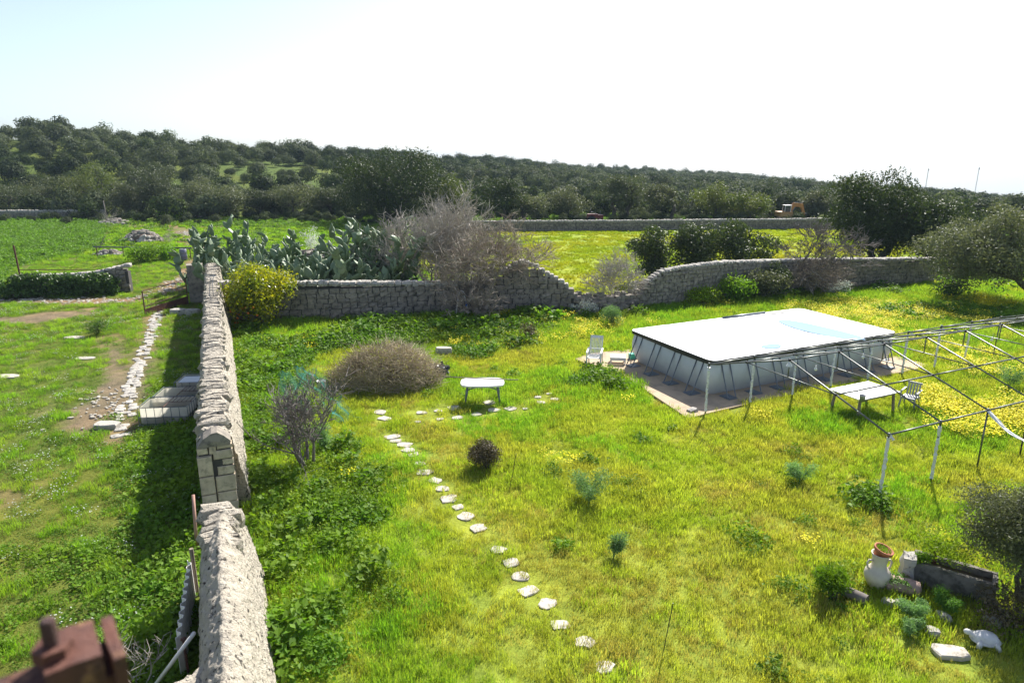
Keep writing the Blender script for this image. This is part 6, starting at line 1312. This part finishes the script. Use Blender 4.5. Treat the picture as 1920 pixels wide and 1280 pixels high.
mb = MB(); mb.box((-.55, 0, 1.2), (2.1, 2.0, .72)); mb.box((-1.45, 0, 1.25), (.5, 1.8, .6)); mb.build('body', plain_mat('faded_machine_paint', (.45, .25, .09), .6), xc)
cb = MB(); 
for x in (-.9, .1):
    for y in (-.95, -.1): cb.bar((x, y, 1.5), (x, y, 2.5), .07)
cb.box((-.4, -.52, 2.52), (1.2, 1.05, .07)); cb.build('cab', M['white_plastic'], xc); mb = MB(); mb.box((-.4, -.52, 2.0), (.9, .8, .9)); mb.build('cab_glass', plain_mat('dark_glass', (.03, .04, .045), .1), xc)
mb = MB(); mb.bar((.5, .3, 1.3), (1.2, .3, 2.65), .42, .5); mb.bar((1.1, .3, 2.55), (2.6, .3, 2.45), .38, .55); mb.build('boom', OP, xc); mb = MB(); mb.bar((2.5, .3, 2.6), (3.1, .3, 1.0), .34, .42); mb.build('stick', OP, xc)
mb = MB(); mb.bar((.7, .3, 1.0), (1.5, .3, 2.2), .12); mb.bar((1.4, .3, 2.95), (2.5, .3, 2.8), .12); mb.build('hydraulic_ram', M['steel'], xc); mb = MB(); mb.lathe([(.55, -.4), (.55, .4)], 10, Matrix.Translation((3.3, .3, .75)) @ Matrix.Rotation(math.pi / 2, 4, 'X'), .3, 3.9); mb.build('bucket', M['steel'], xc)
rm = Vector((XP(1114, 90), 90, 0)); rt = thing('farm_machine', 'dark red farm machine standing under the two trunked olive', 'machine', rm, .1); mb = MB(); mb.box((-.25, 0, .95), (1.3, 1.0, .55)); mb.box((.75, 0, .85), (.7, .8, .5)); mb.build('body', M['red_paint'], rt)
for x, r_ in ((-.5, .52), (.8, .34)):
    for sy in (-.62, .62): mb = MB(); mb.lathe([(.0, -.1), (r_, -.1), (r_, .1), (0, .1)], 18, Matrix.Translation((x, sy, r_)) @ Matrix.Rotation(math.pi / 2, 4, 'X')); mb.build('wheel', M['tyre'], rt, True)
mb = MB(); mb.box((-.35, 0, 1.45), (.4, .45, .1)); mb.box((-.55, 0, 1.6), (.08, .45, .35)); mb.build('seat', M['black'], rt); mb = MB(); mb.tube([(.2, 0, 1.2), (.05, 0, 1.55)], .03, 6); mb.tube([(.8, .2, 1.1), (.8, .2, 1.6)], .035, 6); mb.build('steering_column', M['steel'], rt)
for lab, px, top, y in (('thin lattice mast on the far ridge beside the shorter one', 1837, 314, 690), ('faint thin mast on the ridge behind the lower carob', 1742, 316, 640)):
    x = XP(px, y); zb_ = float(hz(x, y)); root = thing('radio_mast', lab, 'mast', (x, y, zb_)); h_ = ZT(y, top) - zb_; mb = MB()
    for k in range(3): a = k * 2.094; mb.tube([(.5 * math.cos(a), .5 * math.sin(a), -1), (.22 * math.cos(a), .22 * math.sin(a), h_)], .10, 4)
    mb.build('lattice', M['galv'], root); mb = MB(); mb.box((.3, 0, h_ - 1.2), (.8, .3, 1.6)); mb.build('antenna', M['galv'], root)
hx, hy = XP(1397, 430), 430; hzv = float(hz(hx, hy)); hs = thing('white_house', 'tiny white flat roofed house among the trees on the ridge', 'house', (hx, hy, hzv)); mb = MB(); mb.box((0, 0, 2.4), (7, 5, 5.0)); mb.build('wall', M['white_plastic'], hs); mb = MB(); mb.box((0, 0, 5.0), (7.4, 5.4, .3)); mb.build('roof', M['paving'], hs); mb = MB(); mb.box((1.2, -2.52, 3.6), (1.2, .1, 1.2)); mb.build('window', M['black'], hs)

# ------------------------------------------------------------------ rusty ironwork right in front of the camera
ip_ = G(140, 1256, HC - .80); ir = thing('iron_bracket', 'rusty iron bracket with an upright threaded bolt close by, on a tall post', 'bracket', ip_, math.radians(38)); ir.scale = (1.1, 1.1, 1.1)
mb = MB(); rough_box(mb, -.30, .055, -.045, .045, -.055, .0, 2, .004, 30); mb.build('arm', M['rust'], ir)
mb = MB(); rough_box(mb, -.035, .035, -.05, .05, -.004, .042, 4, .004, 30); mb.build('clamp_plate', M['rust'], ir)
mb = MB(); rough_box(mb, .045, .062, -.055, .06, -.06, .03, 5, .003, 30); mb.build('end_plate', M['rust'], ir)
mb = MB(); mb.lathe([(0, .038), (.026, .038), (.026, .058), (0, .058)], 6, Matrix.Translation((-.02, -.005, 0))); mb.build('nut', M['rust'], ir); mb = MB(); mb.lathe([(.0105, .03), (.0105, .095), (.009, .099), (0, .099)], 14, Matrix.Translation((-.02, -.005, 0))); mb.build('bolt', plain_mat('dark_rust', (.07, .028, .022), .6, bump=.6, bscale=120), ir, True)
mb = MB(); mb.tube([(-.24, 0, -.05), (-.24, 0, -(HC - .70) - .1)], .03, 10); mb.build('post', M['rust'], ir, True)

# ------------------------------------------------------------------ air
hm, hn, hout = mat_new('air'); pv = hn.nodes.new('ShaderNodeVolumePrincipled'); pv.inputs['Density'].default_value = .00020; pv.inputs['Color'].default_value = (.62, .82, 1.0, 1); pv.inputs['Anisotropy'].default_value = 0.0
hn.links.new(pv.outputs[0], hout.inputs['Volume'])
mb = MB(); mb.box((500, 1650, -284), (6600, 4200, 636)); tag(mb.build('haze', hm), kind='stuff')
